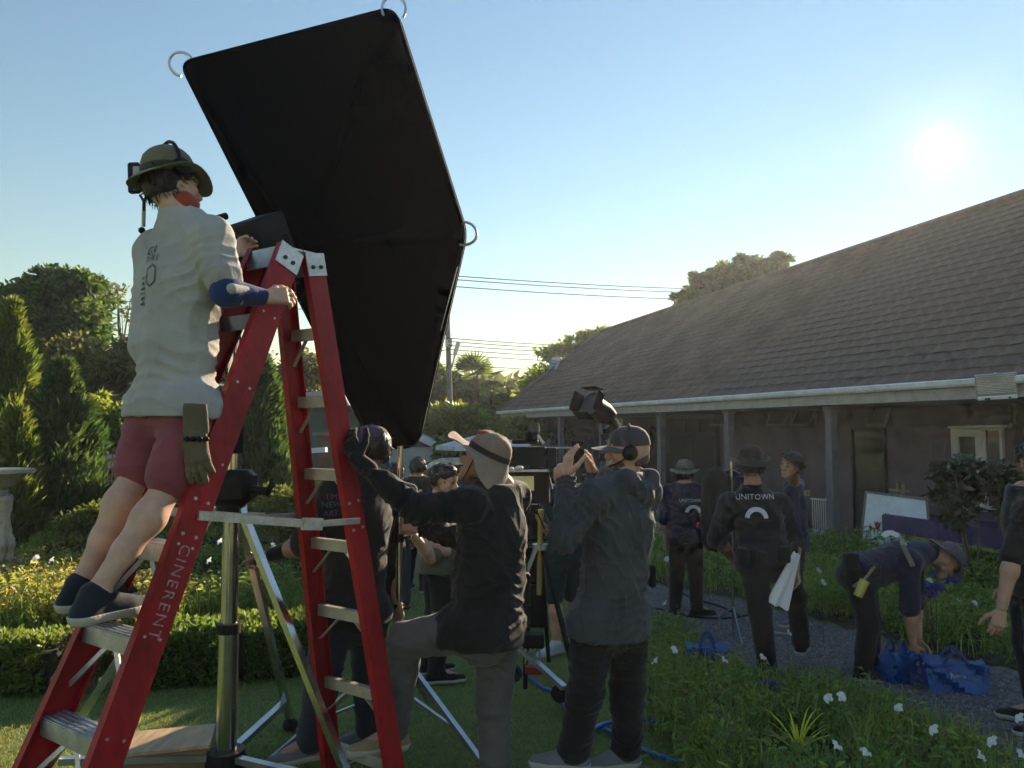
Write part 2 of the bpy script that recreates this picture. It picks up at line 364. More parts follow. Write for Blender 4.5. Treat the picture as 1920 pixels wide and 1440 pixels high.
# ================================================================== BORDER PLANTS
m_strap = leaf('strap_leaf', (0.12, 0.21, 0.05), (0.42, 0.50, 0.08), 0.5, 0.4)
m_strap2 = leaf('dry_strap_leaf', (0.20, 0.21, 0.07), (0.48, 0.46, 0.12), 0.5, 0.5)
m_white = mat('white_petal', (0.82, 0.84, 0.86), 0.6, var=0.03, ttrans=0.35)
m_stem = leaf('green_stem', (0.07, 0.12, 0.03), None, 0.2)
YB = G(1497, 1428)
def tufts(name, label, pts_xy, per, hr, wr, m, spread=0.10, lean=(0.15, 0.9), cat='plants'):
    pts_xy = np.asarray(pts_xy); pts_xy = pts_xy[np.hypot(pts_xy[:, 0] - YB.x, pts_xy[:, 1] - YB.y) > .3]
    n = len(pts_xy) * per; b = np.repeat(np.asarray(pts_xy), per, 0) + rng.normal(size=(n, 2)) * spread; base = np.column_stack([b, gz_np(b[:, 0], b[:, 1])])
    V, F = blades(base, hr[0] + (hr[1] - hr[0]) * rng.random(n) * np.repeat(.6 + .4 * rng.random(len(pts_xy)), per), wr * (.6 + .7 * rng.random(n)), lean[0] + (lean[1] - lean[0]) * rng.random(n), rng, 4)
    return tag(np_mesh(name, V, F, m), label, cat, kind='stuff')
NEARB = [(0.95, 2.6)] + gp((1300, 1440), (1255, 1380), (1205, 1270), (1215, 1190), (1255, 1190), (1340, 1260), (1420, 1310), (1520, 1310), (1700, 1365), (1840, 1440)) + [(2.4, 2.6)]
pb = scatter(900, NEARB, rng); tufts('border_plants', 'low green strap-leaved plants filling the near flower border', pb, 26, (0.12, 0.34), 0.011, m_strap, 0.06)
pb = scatter(240, NEARB, rng); tufts('border_plants', 'yellowish dry blades mixed into the near flower border', pb, 9, (0.15, 0.42), 0.008, m_strap2, 0.07)
HB = gp((1190, 1074), (1240, 1092), (1400, 1122), (1560, 1164), (1750, 1220), (1990, 1262), (1990, 1060), (1700, 1040), (1240, 1020))
pb = scatter(650, HB, rng); tufts('house_border_plants', 'taller grassy plants in the bed along the house', pb, 30, (0.2, 0.55), 0.014, m_strap, 0.1)
LB = gp((-60, 1196), (330, 1178), (380, 1090), (-60, 1090))
pb = scatter(420, LB, rng); tufts('lily_leaves', 'sunlit strap-leaved lilies in the left flower bed', pb, 30, (0.22, 0.6), 0.014, m_strap, 0.1)
pb = scatter(150, LB, rng); tufts('lily_leaves', 'pale flowering stalks among the left bed lilies', pb, 8, (0.35, 0.72), 0.007, m_strap2, 0.1)
LB2 = gp((330, 1178), (560, 1150), (560, 1050), (360, 1060))
pb = scatter(260, LB2, rng); tufts('bed_leaves', 'narrow green leaves behind the chrome stand', pb, 26, (0.2, 0.5), 0.012, m_strap, 0.1)

def broad(name, label, pts, n, hr, L, m):
    pts = pts[np.hypot(pts[:, 0] - YB.x, pts[:, 1] - YB.y) > .32]; q = pts[rng.integers(0, len(pts), n)] + rng.normal(size=(n, 2)) * .09; z = hr[0] + (hr[1] - hr[0]) * rng.random(n) ** 1.3; p = np.column_stack([q, gz_np(q[:, 0], q[:, 1]) + z]); d = rng.normal(size=(n, 3)) * np.array([1, 1, .5]) + np.array([0, 0, .35])
    V, F = leaf_cloud(p, d, L * (.5 + rng.random(n)), L * .38 * (.7 + .6 * rng.random(n)), rng, .25); return tag(np_mesh(name, V, F, m), label, 'plants', kind='stuff')
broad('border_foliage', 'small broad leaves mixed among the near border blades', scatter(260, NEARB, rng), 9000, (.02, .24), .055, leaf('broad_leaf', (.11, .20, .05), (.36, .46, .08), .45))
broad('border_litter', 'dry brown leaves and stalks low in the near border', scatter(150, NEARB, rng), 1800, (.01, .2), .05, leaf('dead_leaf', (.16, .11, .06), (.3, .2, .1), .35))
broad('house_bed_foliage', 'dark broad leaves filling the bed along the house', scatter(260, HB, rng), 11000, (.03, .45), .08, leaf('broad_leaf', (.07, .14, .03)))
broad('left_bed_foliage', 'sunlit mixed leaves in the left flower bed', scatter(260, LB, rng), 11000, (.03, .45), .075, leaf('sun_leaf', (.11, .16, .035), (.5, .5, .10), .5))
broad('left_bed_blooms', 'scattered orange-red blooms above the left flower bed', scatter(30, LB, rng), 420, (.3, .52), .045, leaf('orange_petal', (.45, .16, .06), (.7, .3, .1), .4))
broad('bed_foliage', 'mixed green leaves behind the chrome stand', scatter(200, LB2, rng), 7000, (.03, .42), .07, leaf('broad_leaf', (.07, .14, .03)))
# white trumpet flowers: one thing each (stem and petals)
def flower_proto():
    t = thing('white_flower', 'white trumpet flower on a thin stem among the border plants', 'flower', (0, 0, 0), 'white flowers in the garden borders')
    MB().tube([(0, 0, 0), (0.01, 0, .12), (0, 0.01, .26)], [.004, .003, .002], 5).build('stem', m_stem, t)
    V = [(0, 0, .0)]; F = []; nn = 20
    for ring, (r, h) in enumerate(((.006, .012), (.022, .032), (.036, .034))):
        for j in range(nn):
            a = 2 * math.pi * j / nn; rr = r * (1 - (.22 * (1 - abs(math.cos(2.5 * a)) ** .5) if ring == 2 else 0)); V.append((rr * math.cos(a), rr * math.sin(a), h - (.008 * math.cos(5 * a) if ring == 2 else 0)))
    F = [(0, 1 + j, 1 + (j + 1) % nn) for j in range(nn)] + [(1 + i * nn + j, 1 + (i + 1) * nn + j, 1 + (i + 1) * nn + (j + 1) % nn, 1 + i * nn + (j + 1) % nn) for i in range(2) for j in range(nn)]
    me = bpy.data.meshes.new('petals'); me.from_pydata(V, [], F); me.materials.append(m_white); me.polygons.foreach_set('use_smooth', np.ones(len(F), bool))
    o = link('petals', me, t); o.location = (0, .01, .255); o.rotation_euler = (math.radians(55), 0, 0)
    return t
fl = flower_proto(); FIRST = [True]
FPUT = []
def put_flower(px, py, Y=None, hgt=0.26, yaw=0, s=1.0):
    # a flower head at this picture position, its stem standing on the ground below it
    if Y is None:
        d = ray(px, py); Y = 3.0
        for _ in range(30): Y = (gz(0, Y) + hgt * s - CAMH) / d.z * d.y
    p = P(px, py, Y); o = fl if FIRST[0] else copy_tree(fl); FIRST[0] = False
    g_ = gz(p.x, p.y); FPUT.append((px, py, o)); o.location = (p.x, p.y, g_); k = max(.2, p.z - g_); o.rotation_euler = (0, 0, yaw)
    for ch in o.children:
        if ch.name.startswith('stem'): ch.scale = (s, s, k / .26)
        else: ch.location = (0, .01, k - .005); ch.scale = (s, s, s)
for i, (px, py) in enumerate([(1477, 1188), (1428, 1235), (1356, 1240), (1215, 1163), (1262, 1220), (1248, 1133), (1556, 1312), (1575, 1308), (1688, 1331), (1566, 1402), (1755, 1372), (1865, 1394), (1916, 1350), (1912, 1418), (1195, 1182),
        (1795, 1128), (1743, 1092), (1826, 1132), (1478, 1068), (1487, 1086), (1533, 1072), (1541, 1094), (1247, 1010), (1262, 1032), (1272, 1046), (1252, 1050), (1345, 1020), (1372, 1035), (1283, 1025), (1730, 1140), (1884, 1172),
        (415, 1017), (395, 1053), (510, 1025), (70, 1048), (100, 1052), (240, 1165), (1620, 1415), (1835, 1420), (1231, 1242)]):
    hg = 0.30 + .12 * random.random() if py > 1120 else 0.55
    put_flower(px, py, None if px > 600 else 7.6, hg, random.uniform(-2.2, 2.2), 0.82 if py > 1120 else 1.0)

ORD = 'first second third fourth fifth sixth seventh eighth ninth tenth eleventh twelfth thirteenth fourteenth fifteenth sixteenth seventeenth eighteenth nineteenth twentieth twenty-first twenty-second twenty-third twenty-fourth twenty-fifth twenty-sixth'.split()
for test, where in ((lambda x, y: x > 600 and y > 1150, 'in the near flower border'), (lambda x, y: x > 600 and y <= 1150, 'in the bed along the house'), (lambda x, y: x <= 600, 'in the left garden beds')):
    for i, (x, y, o) in enumerate(sorted([q for q in FPUT if test(q[0], q[1])], key=lambda q: q[0])): o['label'] = ORD[i] + ' white trumpet flower from the left ' + where
# yellow-leaved clump in the near border
m_yel = leaf('yellow_leaf', (0.72, 0.68, 0.07), (0.8, 0.72, 0.08), 0.35, 0.4, 0.2)
yb = YB.copy(); yp = thing('spider_plant', 'bright yellow-green strappy plant at the front of the border', 'plant', yb)
for i in range(30):
    a = random.uniform(0, 6.28); h = random.uniform(.18, .36); ln = random.uniform(.04, .22); wd = random.uniform(.012, .02)
    d = Vector((math.cos(a), math.sin(a), 0)); s2 = Vector((-d.y, d.x, 0)); pts = []
    for k in range(6):
        t = k / 5; p = yb + d * (ln * t ** 1.6) + Vector((0, 0, h * (t - .25 * t ** 3))); ww = wd * (1 - t ** 3) * (.5 + min(1, 2 * t) * .5)
        pts += [p - s2 * ww / 2 , p + Vector((0, 0, -ww * .2)), p + s2 * ww / 2]
    b = MB(); b.add(pts, [(k * 3 + e, k * 3 + e + 1, k * 3 + e + 4, k * 3 + e + 3) for k in range(5) for e in (0, 1)]); b.build('leaf', m_yel, yp, True)

# ================================================================== HEDGES AND TREES
m_bark = mat('bark', (0.11, 0.085, 0.06), 0.9, var=0.3, vscale=6, bump=1.0, bscale=25, stretch=(1, 1, .3))
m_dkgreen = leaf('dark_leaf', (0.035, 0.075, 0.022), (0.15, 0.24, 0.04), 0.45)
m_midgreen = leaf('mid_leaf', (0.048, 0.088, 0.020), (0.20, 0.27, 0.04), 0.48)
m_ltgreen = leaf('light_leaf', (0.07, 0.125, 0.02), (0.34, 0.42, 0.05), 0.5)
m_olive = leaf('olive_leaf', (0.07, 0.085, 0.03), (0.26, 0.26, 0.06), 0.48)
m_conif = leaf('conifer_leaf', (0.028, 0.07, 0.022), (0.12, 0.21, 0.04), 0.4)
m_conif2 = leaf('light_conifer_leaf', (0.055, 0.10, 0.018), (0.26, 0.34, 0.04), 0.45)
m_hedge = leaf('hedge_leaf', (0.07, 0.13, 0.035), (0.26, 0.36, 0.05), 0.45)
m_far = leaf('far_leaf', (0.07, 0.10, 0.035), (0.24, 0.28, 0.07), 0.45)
def trunk_mesh(b, base, top, r, bend=.15, branches=()):
    pts = []
    for k in range(7):
        t = k / 6; p = base.lerp(top, t) + Vector((math.sin(t * 5 + base.x) * bend * t, math.cos(t * 4 + base.y) * bend * t, 0)); pts.append(p)
    b.tube(pts, [r * (1.25 - t) if t > 0 else r * 1.4 for t in [k / 6 for k in range(7)]], 8)
    for q in branches:
        t0 = random.uniform(.45, .85); st = pts[int(t0 * 6)]; q = Vector(q); mid = st.lerp(q, .5) + Vector((0, 0, .15))
        b.tube([st, mid, q], [r * .5, r * .3, r * .1], 6)
def tree(name, label, base, blobs, nleaf, L, m, trunk_r=.14, group=None, shell=.5, rg=None, droop=.15, wd=.5, up=.3):
    rg = rg or rng; base = Vector(base); B = np.array(blobs, float); t = thing(name, label, 'tree', base, group)
    c = Vector(B[:, :3].mean(0)); b = MB(); trunk_mesh(b, base, Vector((c.x, c.y, B[:, 2].max())), trunk_r, branches=[x[:3] for x in B])
    b.build('trunk', m_bark, t, True)
    p, d = crown_pts(blobs, nleaf, rg, shell); d = d + rg.normal(size=d.shape) * .7 + np.array([0, 0, up])
    V, F = leaf_cloud(p, d, L * (.6 + .8 * rg.random(nleaf)), L * wd * (.7 + .6 * rg.random(nleaf)), rg, droop)
    np_mesh('crown', V, F, m, t); return t
def pix_blobs(lst, Y, depth=None, jitter=0.0):
    """ellipsoids given in the picture as (px, py, rx_px, ry_px) at distance Y"""
    out = []
    for px, py, rx, ry in lst:
        p = P(px, py, Y + random.uniform(-jitter, jitter)); k = Y / FPX; out.append((p.x, p.y, p.z, rx * k, (depth or (rx + ry) / 2 * k), ry * k))
    return out
def gb(px, Y): p = P(px, 900, Y); return Vector((p.x, p.y, gz(p.x, p.y) - .05))
def rblobs(x0, x1, y0, y1, n, r0, r1): return [(random.uniform(x0, x1), random.uniform(y0, y1), random.uniform(r0, r1), random.uniform(r0, r1) * .8) for _ in range(n)]
def edge_blobs(outline, n, r0, r1, ybot):
    """blobs packed under an outline [(px, py_top)...]"""
    o = []
    for _ in range(n):
        i = random.randrange(len(outline) - 1); t = random.random(); (xa, ya), (xb, yb) = outline[i], outline[i + 1]
        x = xa + (xb - xa) * t; y = ya + (yb - ya) * t; r = random.uniform(r0, r1); f = random.random() ** 1.4; o.append((x, y + r * .8 + f * (ybot - y - r), r, r * .8))
    return o
def conifer(name, label, px, ytop, ybot, wpx, Y, n, m, group=None, lean=0.0):
    """columnar cypress"""
    top = P(px, ytop, Y); base = gb(px, Y); hgt = top.z - base.z; rad = wpx / 2 * Y / FPX; t = thing(name, label, 'tree', base, group)
    MB().tube([base, base + Vector((0, 0, hgt * .9))], [.09, .02], 7).build('trunk', m_bark, t, True)
    h = rng.random(n) ** .85; a = rng.random(n) * 6.283; lump = 1 + .26 * np.sin(a * 3 + h * 11 + px) + .22 * np.sin(a * 5 - h * 23) + .22 * rng.random(n) ** 3
    r = rad * np.clip(1 - h ** 2.1, 0.03, 1) * np.clip(h * 8 + .45, 0, 1) * lump * (.35 + .65 * rng.random(n) ** .4)
    p = np.stack([base.x + r * np.cos(a) + lean * h, base.y + r * np.sin(a), base.z + h * hgt], 1)
    d = np.stack([np.cos(a) * .45, np.sin(a) * .45, np.ones(n)], 1) + rng.normal(size=(n, 3)) * .35
    V, F = leaf_cloud(p, d, .13 + .16 * rng.random(n), .035 + .03 * rng.random(n), rng, 0); np_mesh('crown', V, F, m, t); return t
def hedge(name, label, pts, wd, hg, n, m=None, L=.045, group=None, cat='hedge'):
    """clipped box hedge along a ground line of points"""
    m = m or m_hedge; t = thing(name, label, cat, (pts[0][0], pts[0][1], gz(*pts[0][:2])), group); seg = []; tot = 0
    for a, b in zip(pts, pts[1:]):
        a, b = Vector(a[:2]), Vector(b[:2]); l = (b - a).length; seg.append((a, b, l)); tot += l
    b_ = MB()
    for a, b, l in seg:
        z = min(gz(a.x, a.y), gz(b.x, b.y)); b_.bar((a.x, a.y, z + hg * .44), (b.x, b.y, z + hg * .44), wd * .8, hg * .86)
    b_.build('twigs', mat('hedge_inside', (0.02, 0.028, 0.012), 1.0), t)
    ps = []; ds = []
    for a, b, l in seg:
        k = max(10, int(n * l / tot)); u = rng.random(k); f = rng.integers(0, 4, k); v = rng.random(k) * 2 - 1; dd = (b - a).normalized(); nn = np.array([-dd.y, dd.x])
        lat = np.where(f == 0, -1., np.where(f == 1, 1., v)); hh = np.where(f >= 2, 1., (v + 1) / 2); wob = 1 + .07 * np.sin(u * l * 5 + 3 * lat) + .05 * rng.normal(size=k)
        xy = np.array(a)[None] + np.array(b - a)[None] * u[:, None] + nn[None] * (lat * wd / 2 * wob)[:, None]
        ps.append(np.column_stack([xy, gz_np(xy[:, 0], xy[:, 1]) + hh * hg * wob])); nd = np.zeros((k, 3)); nd[:, :2] = nn[None] * np.where(f < 2, lat, 0)[:, None]; nd[:, 2] = np.where(f >= 2, 1, .3); ds.append(nd)
    p = np.concatenate(ps); d = np.concatenate(ds) + rng.normal(size=p.shape) * .6
    V, F = leaf_cloud(p, d, L * (.6 + .8 * rng.random(len(p))), L * .55, rng, 0); np_mesh('foliage', V, F, m, t); return t
def shrub(name, label, px, py, rx, ry, Y, n, m, L=.08, group=None, cat='shrub', lumps=9, sr=.02):
    bl = [(px + random.uniform(-.6, .6) * rx, py + random.uniform(-.5, .6) * ry, rx * random.uniform(.35, .55), ry * random.uniform(.35, .55)) for _ in range(lumps)]
    B = pix_blobs(bl, Y, None, rx * Y / FPX * .4); base = gb(px, Y); t = thing(name, label, cat, base, group); b = MB()
    for q in B[:6]: b.tube([base, (base + Vector(q[:3])) / 2, q[:3]], [sr, sr * .7, sr * .3], 5)
    b.build('stems', m_bark, t, True); p, d = crown_pts(B, n, rng, .45)
    V, F = leaf_cloud(p, d + rng.normal(size=d.shape) * .8, L * (.6 + .8 * rng.random(n)), L * .5, rng, .1); np_mesh('foliage', V, F, m, t); return t

# near box hedge along the lawn and clipped rows behind it
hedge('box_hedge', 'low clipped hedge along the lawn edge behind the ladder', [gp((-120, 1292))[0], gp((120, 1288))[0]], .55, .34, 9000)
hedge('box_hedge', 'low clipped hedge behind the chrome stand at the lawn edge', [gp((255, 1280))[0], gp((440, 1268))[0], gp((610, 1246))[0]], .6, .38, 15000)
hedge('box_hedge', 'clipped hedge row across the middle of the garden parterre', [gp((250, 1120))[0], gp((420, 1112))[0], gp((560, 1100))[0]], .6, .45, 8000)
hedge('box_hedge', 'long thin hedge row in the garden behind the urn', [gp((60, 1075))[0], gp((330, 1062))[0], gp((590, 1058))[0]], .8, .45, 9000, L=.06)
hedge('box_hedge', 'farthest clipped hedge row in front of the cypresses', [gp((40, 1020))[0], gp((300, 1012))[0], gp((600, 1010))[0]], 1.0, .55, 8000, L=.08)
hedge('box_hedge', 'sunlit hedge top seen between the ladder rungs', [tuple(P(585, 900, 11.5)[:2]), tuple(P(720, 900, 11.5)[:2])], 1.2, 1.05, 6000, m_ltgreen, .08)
shrub('flowering_shrub', 'small-leaved pale shrub at the end of the near hedge', 185, 1215, 65, 65, 5.6, 3200, m_olive, .04)
shrub('rose_shrub', 'loose dark shrub behind the urn', 150, 985, 90, 40, 11, 2500, m_midgreen, .09)
shrub('rose_shrub', 'thin shrub with reddish blooms beside the urn', 205, 1105, 70, 40, 7.2, 1800, m_olive, .06)
shrub('garden_shrub', 'grey-green shrub in the hazy garden left of the stand', 330, 1000, 90, 45, 11.5, 2200, m_olive, .08)
shrub('garden_shrub', 'leafy shrub below the black lamp clamp', 520, 960, 70, 55, 10.5, 2600, m_midgreen, .08)

CYP = 'cypresses behind the garden'
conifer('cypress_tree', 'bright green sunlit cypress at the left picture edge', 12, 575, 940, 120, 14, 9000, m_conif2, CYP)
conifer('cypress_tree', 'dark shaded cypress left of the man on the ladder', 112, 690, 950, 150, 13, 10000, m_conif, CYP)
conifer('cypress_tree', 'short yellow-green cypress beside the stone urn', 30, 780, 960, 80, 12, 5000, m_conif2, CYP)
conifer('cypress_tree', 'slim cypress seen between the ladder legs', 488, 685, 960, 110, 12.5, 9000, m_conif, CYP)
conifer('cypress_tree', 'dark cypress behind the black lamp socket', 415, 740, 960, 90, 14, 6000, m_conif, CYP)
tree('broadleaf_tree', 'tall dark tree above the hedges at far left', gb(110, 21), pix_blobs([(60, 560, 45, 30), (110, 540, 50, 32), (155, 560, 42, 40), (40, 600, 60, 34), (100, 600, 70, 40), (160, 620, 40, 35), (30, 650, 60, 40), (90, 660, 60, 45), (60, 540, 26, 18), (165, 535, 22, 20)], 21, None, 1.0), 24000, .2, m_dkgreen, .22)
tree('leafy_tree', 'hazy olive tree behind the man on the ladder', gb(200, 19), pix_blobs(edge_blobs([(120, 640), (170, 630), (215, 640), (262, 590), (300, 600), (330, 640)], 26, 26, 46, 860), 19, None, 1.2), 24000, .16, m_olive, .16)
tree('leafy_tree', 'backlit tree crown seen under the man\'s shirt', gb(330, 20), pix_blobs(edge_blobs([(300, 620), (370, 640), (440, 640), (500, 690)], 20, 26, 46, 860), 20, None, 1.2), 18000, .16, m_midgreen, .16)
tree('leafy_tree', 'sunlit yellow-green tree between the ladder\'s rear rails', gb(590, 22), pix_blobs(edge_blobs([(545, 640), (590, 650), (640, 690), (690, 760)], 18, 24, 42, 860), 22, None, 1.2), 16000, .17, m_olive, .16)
shrub('garden_shrub', 'sunlit bush under the cypresses behind the shorts', 205, 800, 85, 70, 15, 5000, m_ltgreen, .14)
tree('bare_tree', 'thin nearly leafless tree above the left treetops', gb(232, 24), pix_blobs([(228, 575, 30, 40), (245, 560, 22, 30), (220, 545, 14, 22)], 24), 260, .16, m_olive, .07)
tree('roof_tree', 'broad tree rising behind the house roof ridge', gb(1370, 32.5), pix_blobs([(1288, 562, 22, 13), (1330, 540, 26, 16), (1350, 508, 20, 11), (1392, 522, 30, 18), (1402, 488, 18, 9), (1440, 504, 26, 14), (1464, 486, 16, 9), (1425, 540, 40, 18), (1350, 562, 40, 20), (1372, 492, 12, 8), (1312, 520, 12, 8)], 32.5, None, 1.2), 9000, .26, m_far, .3)
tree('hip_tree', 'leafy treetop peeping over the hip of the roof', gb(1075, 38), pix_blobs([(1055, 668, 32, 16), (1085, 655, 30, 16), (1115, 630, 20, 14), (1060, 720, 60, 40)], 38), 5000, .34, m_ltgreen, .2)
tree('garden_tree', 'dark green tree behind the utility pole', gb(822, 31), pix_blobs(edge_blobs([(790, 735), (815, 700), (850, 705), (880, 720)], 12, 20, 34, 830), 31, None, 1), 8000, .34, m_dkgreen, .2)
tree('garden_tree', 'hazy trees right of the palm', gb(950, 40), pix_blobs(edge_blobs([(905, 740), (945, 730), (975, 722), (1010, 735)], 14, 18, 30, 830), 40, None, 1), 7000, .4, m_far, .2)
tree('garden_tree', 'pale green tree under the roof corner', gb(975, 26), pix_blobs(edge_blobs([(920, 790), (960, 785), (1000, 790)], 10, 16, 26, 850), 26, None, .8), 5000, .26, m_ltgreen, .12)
shrub('round_bush', 'big bright yellow-green clipped bush behind the hats', 855, 800, 75, 42, 24, 9000, m_ltgreen, .26, lumps=22)
shrub('garden_shrub', 'dark leafy plants between the far white wall and umbrella', 838, 850, 22, 26, 20, 1200, m_midgreen, .2)
hedge('far_hedge', 'dark hedge line behind the far parked things', [(-9, 27), (3, 27)], 1.5, 1.6, 7000, m_dkgreen, .25)
tag(hedge('distant_woods', 'distant line of trees beyond the garden', [(-70, 60), (-20, 52), (30, 60)], 6, 4.6, 14000, m_far, .9, cat='trees'), kind=None)

# fan palm
pbse = gb(890, 30); ptop = P(890, 712, 30); palm = thing('fan_palm', 'fan palm with shaggy dead fronds beside the utility pole', 'palm tree', pbse)
MB().tube([pbse, (pbse + ptop) / 2, ptop], [.26, .2, .17], 9).build('trunk', m_bark, palm, True)
def frond(c, d, L, m, nm):
    d = d.normalized(); s = d.cross(Vector((0, 0, 1))).normalized(); u = s.cross(d); b = MB(); hub = c + d * L * .45; b.tube([c, hub], [.02, .012], 4)
    for k in range(15):
        a = math.radians(-78 + 156 * k / 14); e = (d * math.cos(a) + s * math.sin(a)); tip = hub + e * L * .6 - Vector((0, 0, .12 * L * abs(math.sin(a)) + .08)); w_ = (s * math.cos(a) - d * math.sin(a)) * .045
        b.add([hub, hub.lerp(tip, .55) + w_ + u * .02, tip, hub.lerp(tip, .55) - w_ + u * .02], [(0, 1, 2), (0, 2, 3)])
    b.build(nm, m, palm)
for i in range(26):
    a = random.uniform(0, 6.28); el = random.uniform(-.35, 1.25); frond(ptop, Vector((math.cos(a) * math.cos(el), math.sin(a) * math.cos(el), math.sin(el))), random.uniform(1.0, 1.4), m_midgreen, 'frond')
for i in range(26):
    a = random.uniform(0, 6.28); frond(ptop - Vector((0, 0, .4 + .9 * random.random())), Vector((math.cos(a) * .6, math.sin(a) * .6, -1.0)), random.uniform(.9, 1.3), m_olive, 'dead_frond')

# ================================================================== HOUSE
m_tile = mat('roof_tile', (0.15, 0.112, 0.098), 0.85, var=0.2, vscale=1.2, bump=0.6, bscale=120, island=0.07, spots=0.3)
m_deck = mat('roof_deck', (0.05, 0.04, 0.036), 0.95)
m_gut = mat('white_gutter', (0.80, 0.83, 0.86), 0.35, var=0.08, vscale=3, spots=0.1)
m_fas = mat('fascia', (0.42, 0.40, 0.38), 0.6, var=0.1, spots=0.15)
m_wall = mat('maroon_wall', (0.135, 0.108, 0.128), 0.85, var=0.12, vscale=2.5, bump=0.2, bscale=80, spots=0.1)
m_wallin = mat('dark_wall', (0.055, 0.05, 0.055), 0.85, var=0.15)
m_col = mat('grey_column', (0.15, 0.145, 0.165), 0.7, var=0.1, bump=.15, bscale=60)
m_frame = mat('white_frame', (0.62, 0.60, 0.58), 0.5, var=0.06, spots=0.12)
m_glass = mat('dark_glass', (0.05, 0.055, 0.05), 0.08, var=0.1, spec=0.8)
m_soff = mat('soffit', (0.20, 0.18, 0.17), 0.8, var=0.1)
m_conc = mat('porch_concrete', (0.22, 0.20, 0.19), 0.85, var=0.15, bump=0.3, bscale=50)
m_black = mat('black_plastic', (0.010, 0.010, 0.011), 0.55, var=0.2, vscale=20, spec=.22)
m_metal = mat('dull_metal', (0.35, 0.36, 0.38), 0.35, 0.9, var=0.1)
m_wood = mat('easel_wood', (0.30, 0.20, 0.11), 0.6, var=0.2, vscale=5, stretch=(1, 1, 6))
E0, E1 = P(938, 771, 28.0), P(1826, 709, 10.08); R0, R1 = P(1126, 623, 33.26), P(1922, 364, 13.78)
E2 = E0 + (E1 - E0) * 1.28; R2 = R0 + (R1 - R0) * 1.22
def S(u, v): return (E0.lerp(E2, u)).lerp(R0.lerp(R2, u), v)
edir = (E1 - E0).normalized(); ndir = Vector((-edir.y, edir.x, 0)).normalized()      # ndir points into the house
house = thing('bungalow', 'long brown tiled bungalow with dark walls and pillared porch', 'house', E1)
roof = MB()
def quadS(b, a, c, d, e): b.add([a, c, d, e], [(0, 1, 2, 3)])
off = Vector((0, 0, -.09))
Rb0, Rb2 = E0 + ndir * 10.3 + edir * 0, E2 + ndir * 10.3
[quadS(roof, S(i / 12, j / 8) + off, S((i + 1) / 12, j / 8) + off, S((i + 1) / 12, (j + 1) / 8) + off, S(i / 12, (j + 1) / 8) + off) for i in range(12) for j in range(8)]; quadS(roof, R0 + off, R2 + off, Rb2 + off, Rb0 + off)
roof.add([E0 + off, R0 + off, Rb0 + off], [(0, 1, 2)]); roof.add([E2 + off, R2 + off, Rb2 + off], [(0, 1, 2)])
roof_o = roof.build('roof', m_deck, house)
# roof tiles: one shared mesh, course by course, the nearest 300 as objects, the rest one part
NC = 24; tw = .42
def tile_local(wd, ln):
    n = 6; V = []; F = []
    for j in range(n + 1):
        x = (j / n - .5) * wd; h = .008 * math.sin(j / n * 2 * math.pi) + .012; sag = .014 * math.sin(j / n * 2 * math.pi + .6)
        V += [(x, -.01 - sag, h - .030), (x, -.01 - sag, h + .008), (x, ln, h - .022)]
    for j in range(n):
        a, b = j * 3, (j + 1) * 3; F += [(a, b, b + 1, a + 1), (a + 1, b + 1, b + 2, a + 2)]
    return V, F
tv, tf = tile_local(tw * 1.01, 6.2 / NC * 1.12)
tme = bpy.data.meshes.new('tile'); tme.from_pydata(tv, [], tf); tme.materials.append(m_tile); tme.polygons.foreach_set('use_smooth', np.ones(len(tf), bool)); tme.set_sharp_from_angle(angle=math.radians(50))
tiles = []
for i in range(NC):
    v0 = i / NC; row0, row1 = S(0, v0), S(1, v0); Lr = (row1 - row0).length; nt_ = int(Lr / tw); up = (S(.5, min(1, v0 + .04)) - S(.5, v0))
    for j in range(nt_ + 1):
        u = (j + (.37 * i) % 1) / nt_
        if u > 1: continue
        p = S(u, v0); xa = (row1 - row0).normalized(); upv = S(u, v0 + .02) - p; za = xa.cross(upv).normalized()
        if za.z < 0: za = -za
        ya = za.cross(xa).normalized(); sl = (S(u, v0 + 1 / NC) - p).length / (6.2 / NC)
        M4 = Matrix.Translation(p + za * random.uniform(-.001, .001)) @ Matrix((xa, ya, za)).transposed().to_4x4() @ Matrix.Diagonal((1, sl, 1, 1)) @ Matrix.Rotation(random.uniform(-.0015, .0015), 4, 'X')
        q = proj(p); size = 1 / p.y if -50 < q[0] < 1970 else 0
        tiles.append((size, M4))
tiles.sort(key=lambda t: -t[0])
for sz_, M4 in tiles[:300]:
    o = bpy.data.objects.new('tile', tme); C.objects.link(o); o.parent = roof_o; o.matrix_parent_inverse = Matrix.Identity(4); o.matrix_basis = M4
tvn = np.array([(*v, 1) for v in tv]); VV = np.concatenate([tvn @ np.array(M4).T for _, M4 in tiles[300:]])[:, :3]; nf = np.array(tf); FF = np.concatenate([nf + k * len(tv) for k in range(len(tiles) - 300)])
tag(np_mesh('far_tiles', VV, FF, m_tile, roof_o, True), kind='stuff')
b = MB(); b.tube([R0 + Vector((0, 0, .02)), R2 + Vector((0, 0, .02))], .09, 8); b.tube([E0 + Vector((0, 0, .02)), R0 + Vector((0, 0, .02))], .08, 8); b.build('ridge_cap', m_tile, roof_o, True)
